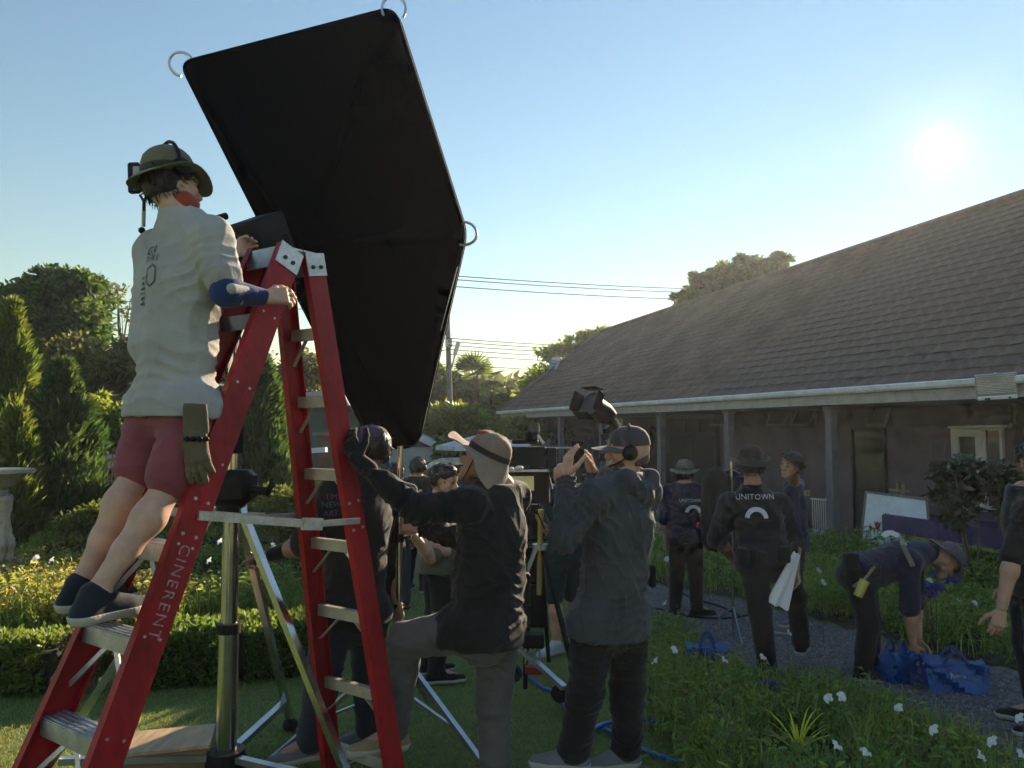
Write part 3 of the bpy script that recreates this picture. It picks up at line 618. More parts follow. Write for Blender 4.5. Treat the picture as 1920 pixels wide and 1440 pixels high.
# gutter, fascia, soffit
zup = Vector((0, 0, 1))
b = MB()
prof = [(-.10, -.005), (-.115, -.02), (-.10, -.075), (-.075, -.105), (0.0, -.105), (0.0, -.01), (-.012, -.01), (-.012, -.09), (-.07, -.09), (-.09, -.065), (-.098, -.005)]
n = len(prof); vs_ = [q + ndir * x + zup * z for q in (E0 - edir * .15, E2) for x, z in prof]
b.add(vs_, [(i, (i + 1) % n, n + (i + 1) % n, n + i) for i in range(n)] + [tuple(range(n)), tuple(range(n, 2 * n))]); b.build('gutter', m_gut, house)
b = MB(); b.bar(E0 + ndir * .03 + zup * -.16, E2 + ndir * .03 + zup * -.16, .03, .22); b.build('fascia_board', m_fas, house)
for k in range(14):
    q = E0.lerp(E2, (k + .5) / 14); b = MB(); b.box(q + ndir * -.055 + zup * -.012, (.03, .12, .012), frame(edir)); b.build('gutter_bracket', m_gut, house)
b = MB(); z_s = -.255
b.bar(E0 + ndir * .95 + zup * z_s, E2 + ndir * .95 + zup * z_s, 1.85, .03); b.build('soffit', m_soff, house)
# the wall, with the porch set back
WOFF = 1.75; W0, W1 = E0 + ndir * WOFF + edir * 1.3, E2 + ndir * WOFF; wz = -.2
def onwall(px, py, off=0.0): return on_plane(px, py, E0 + ndir * (WOFF - off), ndir)
def wall_panel(a, c, z0, z1, m, nm='wall', th=.12): b = MB(); a = Vector((a.x, a.y, 0)); c = Vector((c.x, c.y, 0)); q = (a + c) / 2; b.box(q + zup * (z0 + z1) / 2 + ndir * th / 2, ((c - a).length, th, z1 - z0), frame(c - a)); return b.build(nm, m, house)
wtop = E0.z - .27
splits = [W0, onwall(1115, 850), onwall(1255, 850), onwall(1350, 850), onwall(1596, 850), onwall(1664, 850), onwall(1784, 850), onwall(1880, 850), W1]
WIN_B, WIN_T = onwall(1830, 958).z, onwall(1830, 803).z
for i, (a, c) in enumerate(zip(splits, splits[1:])):
    if i == 2: wall_panel(a, c, onwall(1300, 785).z, wtop, m_wall)
    elif i == 4: wall_panel(a, c, onwall(1630, 803).z, wtop, m_wall)
    elif i == 6: wall_panel(a, c, WIN_T, wtop, m_wall); wall_panel(a, c, -.4, WIN_B, m_wall)
    elif i == 1: wall_panel(a, c, onwall(1180, 775).z, wtop, m_wall)
    else: wall_panel(a, c, -.4, wtop, m_wall)
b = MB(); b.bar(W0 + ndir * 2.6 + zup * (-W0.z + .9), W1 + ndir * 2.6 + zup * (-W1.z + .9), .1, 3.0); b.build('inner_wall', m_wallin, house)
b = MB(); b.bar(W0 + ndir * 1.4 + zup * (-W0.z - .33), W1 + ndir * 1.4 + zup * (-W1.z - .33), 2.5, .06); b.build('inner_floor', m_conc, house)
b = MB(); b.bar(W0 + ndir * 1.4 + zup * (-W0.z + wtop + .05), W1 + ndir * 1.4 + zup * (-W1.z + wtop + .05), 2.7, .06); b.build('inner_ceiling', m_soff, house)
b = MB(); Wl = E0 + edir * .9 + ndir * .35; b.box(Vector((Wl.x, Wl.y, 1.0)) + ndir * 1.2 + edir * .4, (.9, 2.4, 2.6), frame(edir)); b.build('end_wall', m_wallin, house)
b = MB(); b.bar(E0 + ndir * .95 + zup * (-E0.z - .30), E2 + ndir * .95 + zup * (-E2.z - .30), 1.5, .16); b.build('porch_floor', m_conc, house)
for px in (1052, 1130, 1240, 1368, 1560, 1990):
    q = on_plane(px, 850, E0 + ndir * .28, ndir); b = MB(); zt = E0.lerp(E2, .5).z - .26
    b.box((q.x, q.y, (zt - .3) / 2), (.15, .15, zt + .3), frame(edir), .008); b.box((q.x, q.y, zt - .05), (.2, .2, .08), frame(edir)); b.box((q.x, q.y, -.17), (.2, .2, .1), frame(edir)); b.build('porch_column', m_col, house)
# window with its leaf, frames and glass
def framed(px0, px1, py0, py1, th=.07, off=.02, m=m_frame, nm='window', bars=(), glass=m_glass, dep=.06):
    """rectangular frame on the house wall given by picture columns and rows"""
    a, c = onwall(px0, (py0 + py1) / 2, off), onwall(px1, (py0 + py1) / 2, off); z1, z0 = onwall((px0 + px1) / 2, py0, off).z, onwall((px0 + px1) / 2, py1, off).z
    a.z = c.z = 0; R = frame(c - a); L = (c - a).length; q = (a + c) / 2; o = MB()
    for z in (z0 + th / 2, z1 - th / 2): o.box(q + zup * z, (L, dep, th), R)
    for e in (-1, 1): o.box(q + (c - a).normalized() * e * (L / 2 - th / 2) + zup * (z0 + z1) / 2, (th, dep * .96, z1 - z0 - 2 * th), R)
    w_ = o.build(nm, m, house)
    if glass: g = MB(); g.box(q + zup * (z0 + z1) / 2 + ndir * .01, (L - th, .012, z1 - z0 - th), R); g.build('pane', glass, w_)
    for t in bars: g = MB(); g.box(a.lerp(c, t) + zup * (z0 + z1) / 2, (.025, dep * .8, z1 - z0 - 2 * th), R); g.build('glazing_bar', m, w_)
    return w_
framed(1787, 1847, 803, 956, .13, .03)
framed(1846, 1884, 800, 956, .05, .02, m_frame, 'window')
b = MB(); a, c = onwall(1784, 801, .08), onwall(1892, 799, .08); b.bar(a, c, .16, .035); b.build('window_hood', m_frame, house)
framed(1258, 1344, 784, 812, .03, .0, m_wallin, 'transom_window', (.33, .66))
framed(1258, 1344, 814, 1000, .04, .0, m_wallin, 'door', (.5,))
b = MB(); q0, q1 = onwall(1281, 832, -.3), onwall(1299, 832, -.3); b.bar(Vector((q0.x, q0.y, 1.0)), Vector((q1.x, q1.y, 1.0)), .05, 1.2); b.build('door_curtain', mat('orange_curtain', (0.25, 0.10, 0.05), .9), house)
framed(1598, 1662, 802, 1000, .05, -.05, m_wallin, 'door')
for px in (1358, 1465, 1513, 1655):     # small top-hung vents standing open under the eave
    a, c = onwall(px - 17, 790, .02), onwall(px + 17, 790, .02); zt = wtop - .01; zb = onwall(px, 797, .02).z; a.z = c.z = zb; R = frame(c - a); out = -ndir * .16
    o = MB(); o.bar(a + out, c + out, .03, .05); up_ = Vector((0, 0, zt - zb))
    for e in (a, c): o.bar(e + out, e + up_, .025, .035)
    v_ = o.build('vent_window', m_soff, house)
    g = MB(); g.add([a + out, c + out, c + up_, a + up_], [(0, 1, 2, 3)]); g.build('pane', m_glass, v_)
    g = MB()
    for e in (a, c): g.bar(e + up_ + zup * .0, e, .02, .02)
    g.build('jamb', m_soff, v_)
# solar flood lamp clamped at the eave, small solar lamp and dish on the roof
sp = P(1868, 724, 9.6); t = thing('solar_floodlight', 'slatted grey floodlight panel hanging off the gutter', 'floodlight', P(1868, 700, 9.6))
R = frame(P(1900, 700, 9.5) - P(1835, 705, 9.7), (0, -.55, 1)); b = MB(); b.box(sp, (.45, .04, .34), R, .01); b.build('housing', mat('lamp_grey', (.34, .33, .34), .5), t)
for k in range(11):
    b = MB(); b.box(sp + R @ Vector((0, -.024, .145 - k * .0225)), (.41, .012, .011), R); b.build('slat', m_frame, t)
b = MB(); b.box(sp + R @ Vector((0, -.03, -.142)), (.42, .03, .045), R, .006); b.build('lower_rail', m_gut, t)
for e in (-.12, -.09, .13):
    b = MB(); b.box(sp + R @ Vector((e, -.047, -.145)), (.025, .01, .02), R); b.build('sensor', m_black, t)
b = MB(); b.bar(sp + R @ Vector((0, .02, .1)), sp + R @ Vector((0, .3, .05)), .04, .03); b.build('arm', m_metal, t)
sp = P(1075, 738, 27.6); t = thing('solar_lamp', 'small pale solar lamp standing on the lower roof tiles', 'solar lamp', sp)
R = frame((1, -.4, .25), (.1, -.8, .9)); b = MB(); b.box(sp + Vector((0, 0, .12)), (.55, .36, .03), R, .005); b.build('panel', mat('solar_face', (.55, .58, .6), .2), t)
b = MB(); b.cyl(sp + Vector((.05, .1, -.15)), sp + Vector((0, 0, .1)), .02); b.build('bracket', m_black, t)
sp = P(1043, 683, 30.6); t = thing('satellite_dish', 'grey satellite dish on the roof hip', 'dish', sp)
b = MB(); b.lathe([(0.0, 0), (.2, .03), (.34, .09), (.36, .10), (.34, .11), (.2, .05), (0.0, .02)], sp, (-.8, -.5, .35), 20); b.build('reflector', m_metal, t, True)
b = MB(); b.cyl(sp, sp + Vector((.1, .1, -.4)), .03); b.tube([sp, sp + Vector((-.4, -.25, .1))], .012, 5); b.build('mount', m_black, t)

# ---- things on and in front of the porch
q = G(1680, 1075); ez = thing('easel', 'wooden easel holding the whiteboard on the porch', 'easel', on_plane(1680, 1030, E0 + ndir * .6, ndir))
def onE(px, py, off=.3): return on_plane(px, py, E0 + ndir * off, ndir)
b = MB()
for px in (1683, 1693): b.bar(onE(px, 905, .52), onE(px + 3, 1060, .52), .03, .03); 
b.bar(onE(1668, 918, .5), onE(1706, 922, .5), .03, .03); b.bar(onE(1628, 985, .5), onE(1738, 1000, .5), .03, .04); b.build('mast', m_wood, ez)
for x0, x1 in ((1640, 1615), (1735, 1755)): b = MB(); b.bar(onE(x0, 925, .54), onE(x1, 1070, .4), .035, .03); b.build('leg', m_wood, ez)
bd = thing('whiteboard', 'pale whiteboard with painted red tulips leaning on the easel', 'board', onE(1680, 1020, .3))
b = MB(); pts = [onE(1624, 922, .42), onE(1738, 936, .42), onE(1742, 990, .36), onE(1738, 1012, .34), onE(1613, 1030, .34)]; b.prism(pts, ndir * .02); b.build('panel', mat('board_white', (.72, .78, .82), .55, var=.06), bd)
b = MB()
for a, c in zip(pts, pts[1:] + pts[:1]): b.bar(a - ndir * .004, c - ndir * .004, .03, .035)
b.build('rim', m_soff, bd)
m_tulip = mat('tulip_red', (.22, .05, .035), .6); m_tst = mat('tulip_stem', (.12, .12, .06), .6)
for px, py, s_ in ((1645, 985, 1.0), (1661, 968, .8), (1632, 990, .6)):
    c = onE(px, py, .355); R = frame(edir); k = .07 * s_; o_ = [(-1, .9), (-.45, .5), (0, 1.0), (.45, .5), (1, .9), (.55, -.7), (0, -1.2), (-.55, -.7)]
    b = MB(); b.prism([c + edir * x * k + zup * z * k for x, z in o_], ndir * .003); b.build('tulip', m_tulip, bd)
    b = MB(); b.prism([c + edir * x + zup * z for x, z in ((-.006, -.05), (.006, -.05), (.012, -.3), (0, -.3))], ndir * .003); b.build('tulip_stem', m_tst, bd)
tb = thing('trestle_table', 'long table under a purple cloth with a yellow edge by the wall', 'table', onE(1780, 1050, .5))
a, c = onE(1690, 1000, .62), onE(1990, 985, .62); b = MB(); b.bar(Vector((a.x, a.y, .42)), Vector((c.x, c.y, .42)), .75, .05); b.bar(Vector((a.x, a.y, .30)) - ndir * .37, Vector((c.x, c.y, .30)) - ndir * .37, .02, .25); b.build('cloth', mat('purple_cloth', (.055, .045, .13), .8, var=.15, bump=.3, bscale=12), tb)
b = MB(); b.bar(Vector((a.x, a.y, .17)) - ndir * .385, Vector((c.x, c.y, .17)) - ndir * .385, .02, .045); b.build('cloth_edge', mat('yellow_edge', (.30, .26, .06), .8), tb)
for s_ in (.05, .45, .95):
    q = a.lerp(c, s_); b = MB(); b.bar(Vector((q.x, q.y, -.23)), Vector((q.x, q.y, .4)), .05, .05); b.build('leg', m_metal, tb)
ch = thing('slatted_chair', 'white slatted folding chair behind the porch column', 'chair', onE(1538, 1040, .7))
for k in range(9):
    px = 1523 + k * 4; b = MB(); b.bar(onE(px, 936, .75), onE(px + 2, 995, .72), .012, .01); b.build('slat', m_frame, ch)
b = MB(); b.bar(onE(1520, 935, .75), onE(1560, 938, .75), .02, .03); b.bar(onE(1522, 995, .72), onE(1562, 997, .72), .02, .03); b.build('back_frame', m_frame, ch)
b = MB(); b.bar(onE(1522, 1000, .7), onE(1562, 1002, .7), .4, .03); b.build('seat', m_frame, ch)
for px in (1524, 1560):
    for o_ in (.55, .9): b = MB(); b.bar(onE(px, 1000, o_), onE(px, 1042, o_), .025, .025); b.build('leg', m_frame, ch)
shrub('potted_shrub', 'shiny-leaved shrub under the white framed window', 1825, 925, 85, 75, 9.0, 1500, leaf('gloss_leaf', (.05, .06, .035), (.1, .12, .05), .2, .18), .12)
shrub('potted_shrub', 'dark leafy plant at the right edge below the window', 1900, 930, 50, 110, 8.8, 900, m_dkgreen, .12)
shrub('agapanthus', 'purple flowering plant below the bending man\'s hat', 1745, 1095, 62, 30, 6.9, 420, leaf('purple_petal', (.10, .08, .28), (.2, .15, .45), .4), .05, cat='plant', sr=.006)
shrub('agapanthus', 'purple bloom low in the border near the boot', 1453, 1283, 20, 14, 4.9, 90, leaf('purple_petal', (.1, .08, .28)), .04, cat='plant', sr=.006)

# ================================================================== PEOPLE: smooth-blended bodies and clothes
def A3(v): return np.array((v[0], v[1], v[2]), dtype=np.float32)
def prim(a, b, ra, rb=None, side=None, q=1.0): return dict(a=A3(a), b=A3(b), ra=ra, rb=ra if rb is None else rb, side=None if side is None else A3(side), q=q)
def infl(ps, d, dq=0.0): return [dict(p, ra=p['ra'] + d, rb=p['rb'] + d, q=min(1, p['q'] + dq)) for p in ps]
def sdf(prims, h=.01, k=.03, clips=(), subs=()):
    lo = np.min([np.minimum(p['a'] - p['ra'], p['b'] - p['rb']) for p in prims], 0) - 2.5 * h; hi = np.max([np.maximum(p['a'] + p['ra'], p['b'] + p['rb']) for p in prims], 0) + 2.5 * h
    n = np.ceil((hi - lo) / h).astype(int) + 1; f = np.full(n, 1.0, np.float32); ax = [lo[i] + h * np.arange(n[i], dtype=np.float32) for i in range(3)]
    def local(p, pad):
        l = np.minimum(p['a'] - p['ra'], p['b'] - p['rb']) - pad; u = np.maximum(p['a'] + p['ra'], p['b'] + p['rb']) + pad
        i0 = np.clip(((l - lo) / h).astype(int), 0, n - 1); i1 = np.clip(np.ceil((u - lo) / h).astype(int) + 1, 1, n); return tuple(slice(i0[i], i1[i]) for i in range(3))
    def dist(p, sl):
        X = ax[0][sl[0]][:, None, None] - p['a'][0]; Y = ax[1][sl[1]][None, :, None] - p['a'][1]; Z = ax[2][sl[2]][None, None, :] - p['a'][2]
        ab = p['b'] - p['a']; l2 = float(ab @ ab) + 1e-9; t = np.clip((X * ab[0] + Y * ab[1] + Z * ab[2]) / l2, 0, 1)
        wx, wy, wz_ = X - ab[0] * t, Y - ab[1] * t, Z - ab[2] * t; d2 = wx * wx + wy * wy + wz_ * wz_
        if p['side'] is not None and p['q'] < 1:
            s = p['side']; axn = ab / math.sqrt(l2) if l2 > 1e-6 else np.array((0, 0, 1), np.float32); fr = np.cross(axn, s); fr /= np.linalg.norm(fr) + 1e-9
            wf = wx * fr[0] + wy * fr[1] + wz_ * fr[2]; d2 = d2 + wf * wf * (1 / p['q'] ** 2 - 1)
        return np.sqrt(d2) - (p['ra'] + (p['rb'] - p['ra']) * t)
    for p in prims:
        sl = local(p, k + 2 * h); d = dist(p, sl); g = f[sl]; kk = p.get('k', k); hh = np.clip(.5 + .5 * (g - d) / kk, 0, 1); f[sl] = g + (d - g) * hh - kk * hh * (1 - hh)
    for p in subs:
        sl = local(p, 2 * h); f[sl] = np.maximum(f[sl], -dist(p, sl))
    for pt, nn in clips:
        pt, nn = A3(pt), A3(Vector(nn).normalized())
        f = np.maximum(f, (ax[0][:, None, None] - pt[0]) * nn[0] + (ax[1][None, :, None] - pt[1]) * nn[1] + (ax[2][None, None, :] - pt[2]) * nn[2])
    return nets(f, lo, h)
def nets(f, lo, h):
    s = f < 0; n = f.shape; cs = np.zeros((n[0] - 1, n[1] - 1, n[2] - 1), np.int8)
    off = [(i, j, k) for i in (0, 1) for j in (0, 1) for k in (0, 1)]
    for i, j, k in off: cs += s[i:n[0] - 1 + i, j:n[1] - 1 + j, k:n[2] - 1 + k]
    cells = np.argwhere((cs > 0) & (cs < 8)); idx = np.full(cs.shape, -1, np.int32); idx[tuple(cells.T)] = np.arange(len(cells))
    val = {o: f[cells[:, 0] + o[0], cells[:, 1] + o[1], cells[:, 2] + o[2]] for o in off}; acc = np.zeros((len(cells), 3)); cnt = np.zeros(len(cells))
    for a in off:
        for axx in range(3):
            if a[axx]: continue
            b = list(a); b[axx] = 1; b = tuple(b); va, vb = val[a], val[b]; m = (va < 0) != (vb < 0); t = np.where(m, va / np.where(m, va - vb, 1), 0)
            p = np.array(a, float)[None] + t[:, None] * (np.array(b) - np.array(a))[None]; acc[m] += p[m]; cnt[m] += 1
    V = lo + (cells + acc / cnt[:, None]) * h; Fs = []
    for axx in range(3):
        u, v = [(1, 2), (2, 0), (0, 1)][axx]; sl0 = [slice(None)] * 3; sl1 = [slice(None)] * 3; sl0[axx] = slice(0, -1); sl1[axx] = slice(1, None); A, B = s[tuple(sl0)], s[tuple(sl1)]
        e = np.argwhere(A != B); e = e[(e[:, u] > 0) & (e[:, v] > 0) & (e[:, u] < n[u] - 1) & (e[:, v] < n[v] - 1)]
        fl = A[tuple(e.T)]; q = []
        for du, dv in ((-1, -1), (0, -1), (0, 0), (-1, 0)):
            c = e.copy(); c[:, u] += du; c[:, v] += dv; q.append(idx[tuple(c.T)])
        q = np.stack(q, 1); q[~fl] = q[~fl][:, ::-1]; Fs.append(q)
    return V, np.concatenate(Fs)
def vnormals(V, F):
    a, b, c, d = (V[F[:, i]] for i in range(4)); fn = np.cross(c - a, d - b); N = np.zeros_like(V)
    for i in range(4): np.add.at(N, F[:, i], fn)
    return N / (np.linalg.norm(N, axis=1, keepdims=True) + 1e-12)
def pnoise(p, s, seed=0):
    r = np.random.default_rng(seed); o = 0
    for i in range(5):
        a = r.normal(size=3) * s; b = r.normal(size=3) * s * .8; o = o + np.sin(p @ a + 1.9 * np.sin(p @ b + i) + i * 1.7)
    return o / 5
def cloth(V, F, amp, s=22, seed=0, stretch=(1, 1, .55), creases=()):
    N = vnormals(V, F)
    for pt, axs, sg_, fq, am in creases:
        q = V - np.array(pt); dd = (q * q).sum(1); ph = q @ np.array(nv(axs)) * fq + 2.6 * pnoise(V, 11, seed + 5) + 2.2 * pnoise(V, 5, seed + 6); V = V + N * (am * np.exp(-dd / (2 * sg_ ** 2)) * (1 - 2 * np.abs(np.sin(ph)) ** .7))[:, None]
    N = vnormals(V, F); p = V * np.array(stretch); w_ = 1 - 2 * np.abs(pnoise(p, s, seed)) ** .7; w_ = w_ * .75 + pnoise(p, s * .35, seed + 1) * .6
    return V + N * (amp * w_)[:, None]
def smooth_v(V, F, it=1):
    for _ in range(it):
        S_ = np.zeros_like(V); c = np.zeros(len(V))
        for i in range(4):
            np.add.at(S_, F[:, i], V[F[:, (i + 1) % 4]]); np.add.at(c, F[:, i], 1)
        V = V * .5 + S_ / np.maximum(c, 1)[:, None] * .5
    return V
def merge(parts):
    V = []; F = []; k = 0
    for v, f in parts: V.append(v); F.append(f + k); k += len(v)
    return np.concatenate(V), np.concatenate(F)
def nv(v): return Vector(v).normalized()

def hand(W, d, n, thumb, curl=.5, s=1.0, h=.0035, fat=0.0, spread=.08, tcurl=.4):
    """five-fingered hand from the wrist: d along the fingers, n out of the palm, thumb = side direction of the thumb"""
    d = nv(d); n = nv(Vector(n) - d * Vector(n).dot(d)); t = d.cross(n); t = t if t.dot(Vector(thumb)) > 0 else -t; ps = []; W = Vector(W)
    ps.append(prim(W - d * .035 * s, W + d * .02 * s, .025 * s + fat, .026 * s + fat, t, .75))
    for o in (.027, .009, -.009, -.027): ps.append(prim(W + d * .02 * s + t * o * .6 * s, W + d * .088 * s + t * o * s, .017 * s + fat, .0135 * s + fat))
    cu = curl if isinstance(curl, (list, tuple)) else [curl, curl * 1.05, curl * 1.12, curl * 1.2]
    for i, (o, L) in enumerate(((.029, .070), (.010, .078), (-.010, .072), (-.028, .057))):
        p = W + d * (.088 - .004 * abs(i - 1)) * s + t * o * s; a = 0; dd = nv(d + t * o * spread / .03)
        for j, (fr_, c_) in enumerate(((.46, .75), (.30, 1.15), (.24, .8))):
            a += cu[i] * c_; e = dd * math.cos(a) + n * math.sin(a); p2 = p + e * L * fr_ * s; r0 = (.0092 - .0009 * j) * s + fat; ps.append(dict(prim(p, p2, r0, r0 - .0009 * s), k=.006)); p = p2
    p = W + d * .028 * s + t * .026 * s + n * .008 * s; e = nv(d * .75 + t * .75 + n * tcurl)
    for j, L in enumerate((.046, .034, .027)):
        p2 = p + e * L * s; r0 = (.0135 - .0018 * j) * s + fat; ps.append(dict(prim(p, p2, r0, r0 - .0015 * s), k=.008)); p = p2; e = nv(e + d * .25 - t * .28 * tcurl * 2 + n * tcurl * .35)
    return sdf(ps, h, .010)
def head_prims(c, f, u, s=1.0):
    f = nv(f); u = nv(Vector(u) - f * Vector(u).dot(f)); r = f.cross(u); c = Vector(c); E = lambda x, y, z: c + (r * x + f * y + u * z) * s
    ps = [prim(E(0, -.028, .028), E(0, .018, .030), .083 * s, .076 * s), prim(E(0, -.035, -.01), E(0, 0, 0), .07 * s, .07 * s), prim(E(0, .035, -.02), E(0, .058, -.075), .058 * s, .036 * s, r, .85), prim(E(-.045, .03, -.045), E(0, .062, -.088), .026 * s, .022 * s), prim(E(.045, .03, -.045), E(0, .062, -.088), .026 * s, .022 * s)]
    fine = [prim(E(0, .088, .008), E(0, .108, -.026), .008 * s, .0135 * s), prim(E(-.012, .098, -.03), E(.012, .098, -.03), .010 * s), prim(E(-.034, .072, .026), E(.034, .072, .026), .017 * s), prim(E(-.02, .088, -.060), E(.02, .088, -.060), .0085 * s), prim(E(-.016, .087, -.0695), E(.016, .087, -.0695), .0085 * s), prim(E(-.012, .078, -.098), E(.012, .078, -.098), .015 * s)]
    for e in (-1, 1):
        fine += [prim(E(.044 * e, .058, -.02), E(.05 * e, .04, -.01), .022 * s), prim(E(.076 * e, -.012, .016), E(.074 * e, -.004, -.022), .022 * s, .014 * s, E(0, 1, 0) - c, .42)]
    for p in fine: p['k'] = .012 * s
    return ps + fine, E, r, f, u
SKIN = mat('skin', (0.42, 0.24, 0.165), 0.55, var=0.10, vscale=14, bump=.08, bscale=120, spec=.35)
SKIN2 = mat('skin_fair', (0.56, 0.34, 0.25), 0.55, var=0.10, vscale=14, bump=.08, bscale=120, spec=.35)
m_hair = mat('black_hair', (0.012, 0.010, 0.009), 0.5, var=.3, vscale=30, bump=.8, bscale=220, stretch=(1, 1, .25))
m_rub = mat('sole_rubber', (0.42, 0.40, 0.35), .8, var=.1); m_rubk = mat('sole_black', (0.02, 0.02, 0.02), .8)
m_eye = mat('eye_dark', (0.02, 0.015, 0.012), .15)
def stand(base, H=1.68, yaw=0.0, wide=1.0):
    """relaxed standing joints; yaw 0 faces away from the camera, + turns right"""
    b = Vector(base); f = Vector((math.sin(yaw), math.cos(yaw), 0)); r = Vector((math.cos(yaw), -math.sin(yaw), 0)); k = H / 1.75
    J = dict(f=f, head=b + Vector((0, 0, .925 * H)) + f * .02, neck=b + Vector((0, 0, .845 * H)) - f * .01)
    for n_, e in (('L', -1), ('R', 1)):
        J['sh' + n_] = b + r * e * .185 * k * wide + Vector((0, 0, .805 * H)); J['el' + n_] = b + r * e * .235 * k * wide - f * .03 + Vector((0, 0, .62 * H)); J['wr' + n_] = b + r * e * .235 * k * wide + f * .06 + Vector((0, 0, .475 * H))
        J['hip' + n_] = b + r * e * .088 * k + Vector((0, 0, .525 * H)); J['kn' + n_] = b + r * e * .105 * k + f * .02 + Vector((0, 0, .285 * H)); J['an' + n_] = b + r * e * .12 * k - f * .03 + Vector((0, 0, .055 * H)); J['toe' + n_] = b + r * e * .15 * k + f * .17 + Vector((0, 0, .02))
    return J
def person(label, J, shirt, pants, shoes, skin=SKIN, hfine=.008, build=1.0, sleeve=1.0, short=1.0, hem=.05, loose=.016, ploose=.014, hair=None, face=None, group=None, hands=('L', 'R'), wr=None, gloves=None, neckmat=None, belly=0.0, hs=1.0, sock=None, fold=.006, sole=None, flat=True, extra=(), col=.035):
    """sleeve: 0..2 (1 = to the elbow, 2 = to the wrist); short: 0..2 (1 = to the knee, 2 = to the ankle)"""
    b = build; pel = (J['hipL'] + J['hipR']) / 2; shm = (J['shL'] + J['shR']) / 2; up = nv(shm - pel); sd = nv(J['shR'] - J['shL']); hsd = nv(J['hipR'] - J['hipL']); nk = J['neck']; tl = (shm - pel).length
    feet = [J['anL'], J['anR']]; low = min(J['anL'].z, J['anR'].z) - .09; basep = Vector(((J['anL'].x + J['anR'].x) / 2, (J['anL'].y + J['anR'].y) / 2, low))
    t = thing('person', label, 'person', basep, group)
    w1 = pel + up * tl * .36; ch = pel + up * tl * .74; fwd = J.get('tf') or nv(up.cross(sd)); 
    if fwd.dot(J['f']) < 0: fwd = -fwd
    torso = [prim(pel + up * .0, w1, .148 * b, .138 * b + belly, sd * .5 + hsd * .5, .74), prim(w1, ch, .138 * b + belly, .158 * b, sd, .70), prim(ch, shm + up * .01, .158 * b, .125 * b, sd, .58), prim(pel - up * .02 - hsd * .06, pel - up * .02 + hsd * .06, .105 * b, None)]
    collar = [prim(shm + up * .045, nk + up * .02, .075 * b, .060 * b)]
    for e in 'LR': collar.append(prim(shm.lerp(J['sh' + e], .25) + up * .03, J['sh' + e], .064 * b, .058 * b))
    arms = {}; legs = {}
    for e in 'LR':
        s_, el, wr_ = J['sh' + e], J['el' + e], J['wr' + e]; arms[e] = [prim(s_, el, .053 * b, .042 * b), prim(el, el.lerp(wr_, .3), .041 * b, .042 * b), prim(el.lerp(wr_, .3), wr_, .042 * b, .027 * b)]
        h_, k_, a_ = J['hip' + e], J['kn' + e], J['an' + e]; back = nv((k_ - h_).normalized() - (a_ - k_).normalized() + Vector((0, 0, 1e-3)) - J['f'] * .3)
        legs[e] = [prim(h_, h_.lerp(k_, .5), .086 * b, .074 * b), prim(h_.lerp(k_, .5), k_, .074 * b, .055 * b), prim(k_, k_.lerp(a_, .28) + back * .018, .052 * b, .058 * b), prim(k_.lerp(a_, .28) + back * .018, k_.lerp(a_, .6) + back * .006, .058 * b, .043 * b), prim(k_.lerp(a_, .6) + back * .006, a_, .043 * b, .034 * b), prim(k_ - back * .018, k_.lerp(a_, .06) - back * .014, .038 * b, .034 * b)]
    # --- body: one continuous mesh (head and hands at a finer grid, joined in)
    ff = J.get('face') or J['f']; hu = J.get('hup') or (Vector((0, 0, 1)) * .8 + nv(J['head'] - nk) * .5); hp, E, hr, hf, hup = head_prims(J['head'], ff, hu, hs)
    parts = []
    bodyp = infl(torso, -.014) + infl(collar, -.010) + sum([infl(a_, -.010 if shirt[1] > 1.3 else 0) for a_ in arms.values()], []) + sum([infl(l_, -.016 if short > 1 else 0) for l_ in legs.values()], []) + [prim(nk, J['head'] - hf * .02 * hs - hup * .03, .056 * b, .055 * hs)]
    for e in 'LR': bodyp.append(prim(J['an' + e], J['an' + e].lerp(J['toe' + e], .75) - Vector((0, 0, .0)), .038 * b, .03))
    parts.append(sdf(bodyp, max(hfine, .009), .03)); parts.append(sdf(hp + [prim(nk.lerp(J['head'], .3), J['head'] - hf * .02 * hs - hup * .03, .056, .055 * hs)], max(.0045, hfine * .6), .025))
    for e in hands:
        w_ = (wr or {}).get(e, {}); wd = nv(J['wr' + e] - J['el' + e]); d = nv(w_.get('d', wd)); n = w_.get('n', (-hsd if e == 'R' else hsd)); th = w_.get('t', J['f'])
        gl = (gloves or {}).get(e); hm = hand(J['wr' + e] + wd * .01, d, n, th, w_.get('curl', .35), w_.get('s', 1.0), max(.0035, hfine * .5), .004 if gl else 0, tcurl=w_.get('tc', .4))
        if gl: np_mesh('glove', hm[0], hm[1], gl, t, True); w0 = J['wr' + e]; c_ = sdf([prim(w0 - wd * .05, w0 + wd * .03, .037 * b, .034)], .005, .01); np_mesh('glove_cuff', c_[0], c_[1], gl, t, True)
        else: parts.append(hm)
    V, F = merge(parts); np_mesh('body', V, F, skin, t, True)
    if face is not False:
        for e in (-1, 1):
            ey = MB(); ey.ell(E(.031 * e, .081, .010), (.011 * hs,) * 3, None, 8, 6); ey.build('eye', m_eye, t, True)
            ey = MB(); ey.tube([E(.016 * e, .092, .031), E(.033 * e, .090, .037), E(.05 * e, .074, .031)], [.004 * hs, .005 * hs, .003 * hs], 5); ey.build('eyebrow', m_hair, t, True)
    # --- shirt
    sm, sl = shirt
    sp = infl(torso, loose, .06) + infl(collar, loose * .6 - .004)
    sp += [prim(pel - up * .03, pel - up * hem * .8, .148 * b + loose * 1.15, .15 * b + loose * 1.2, hsd, .80)]
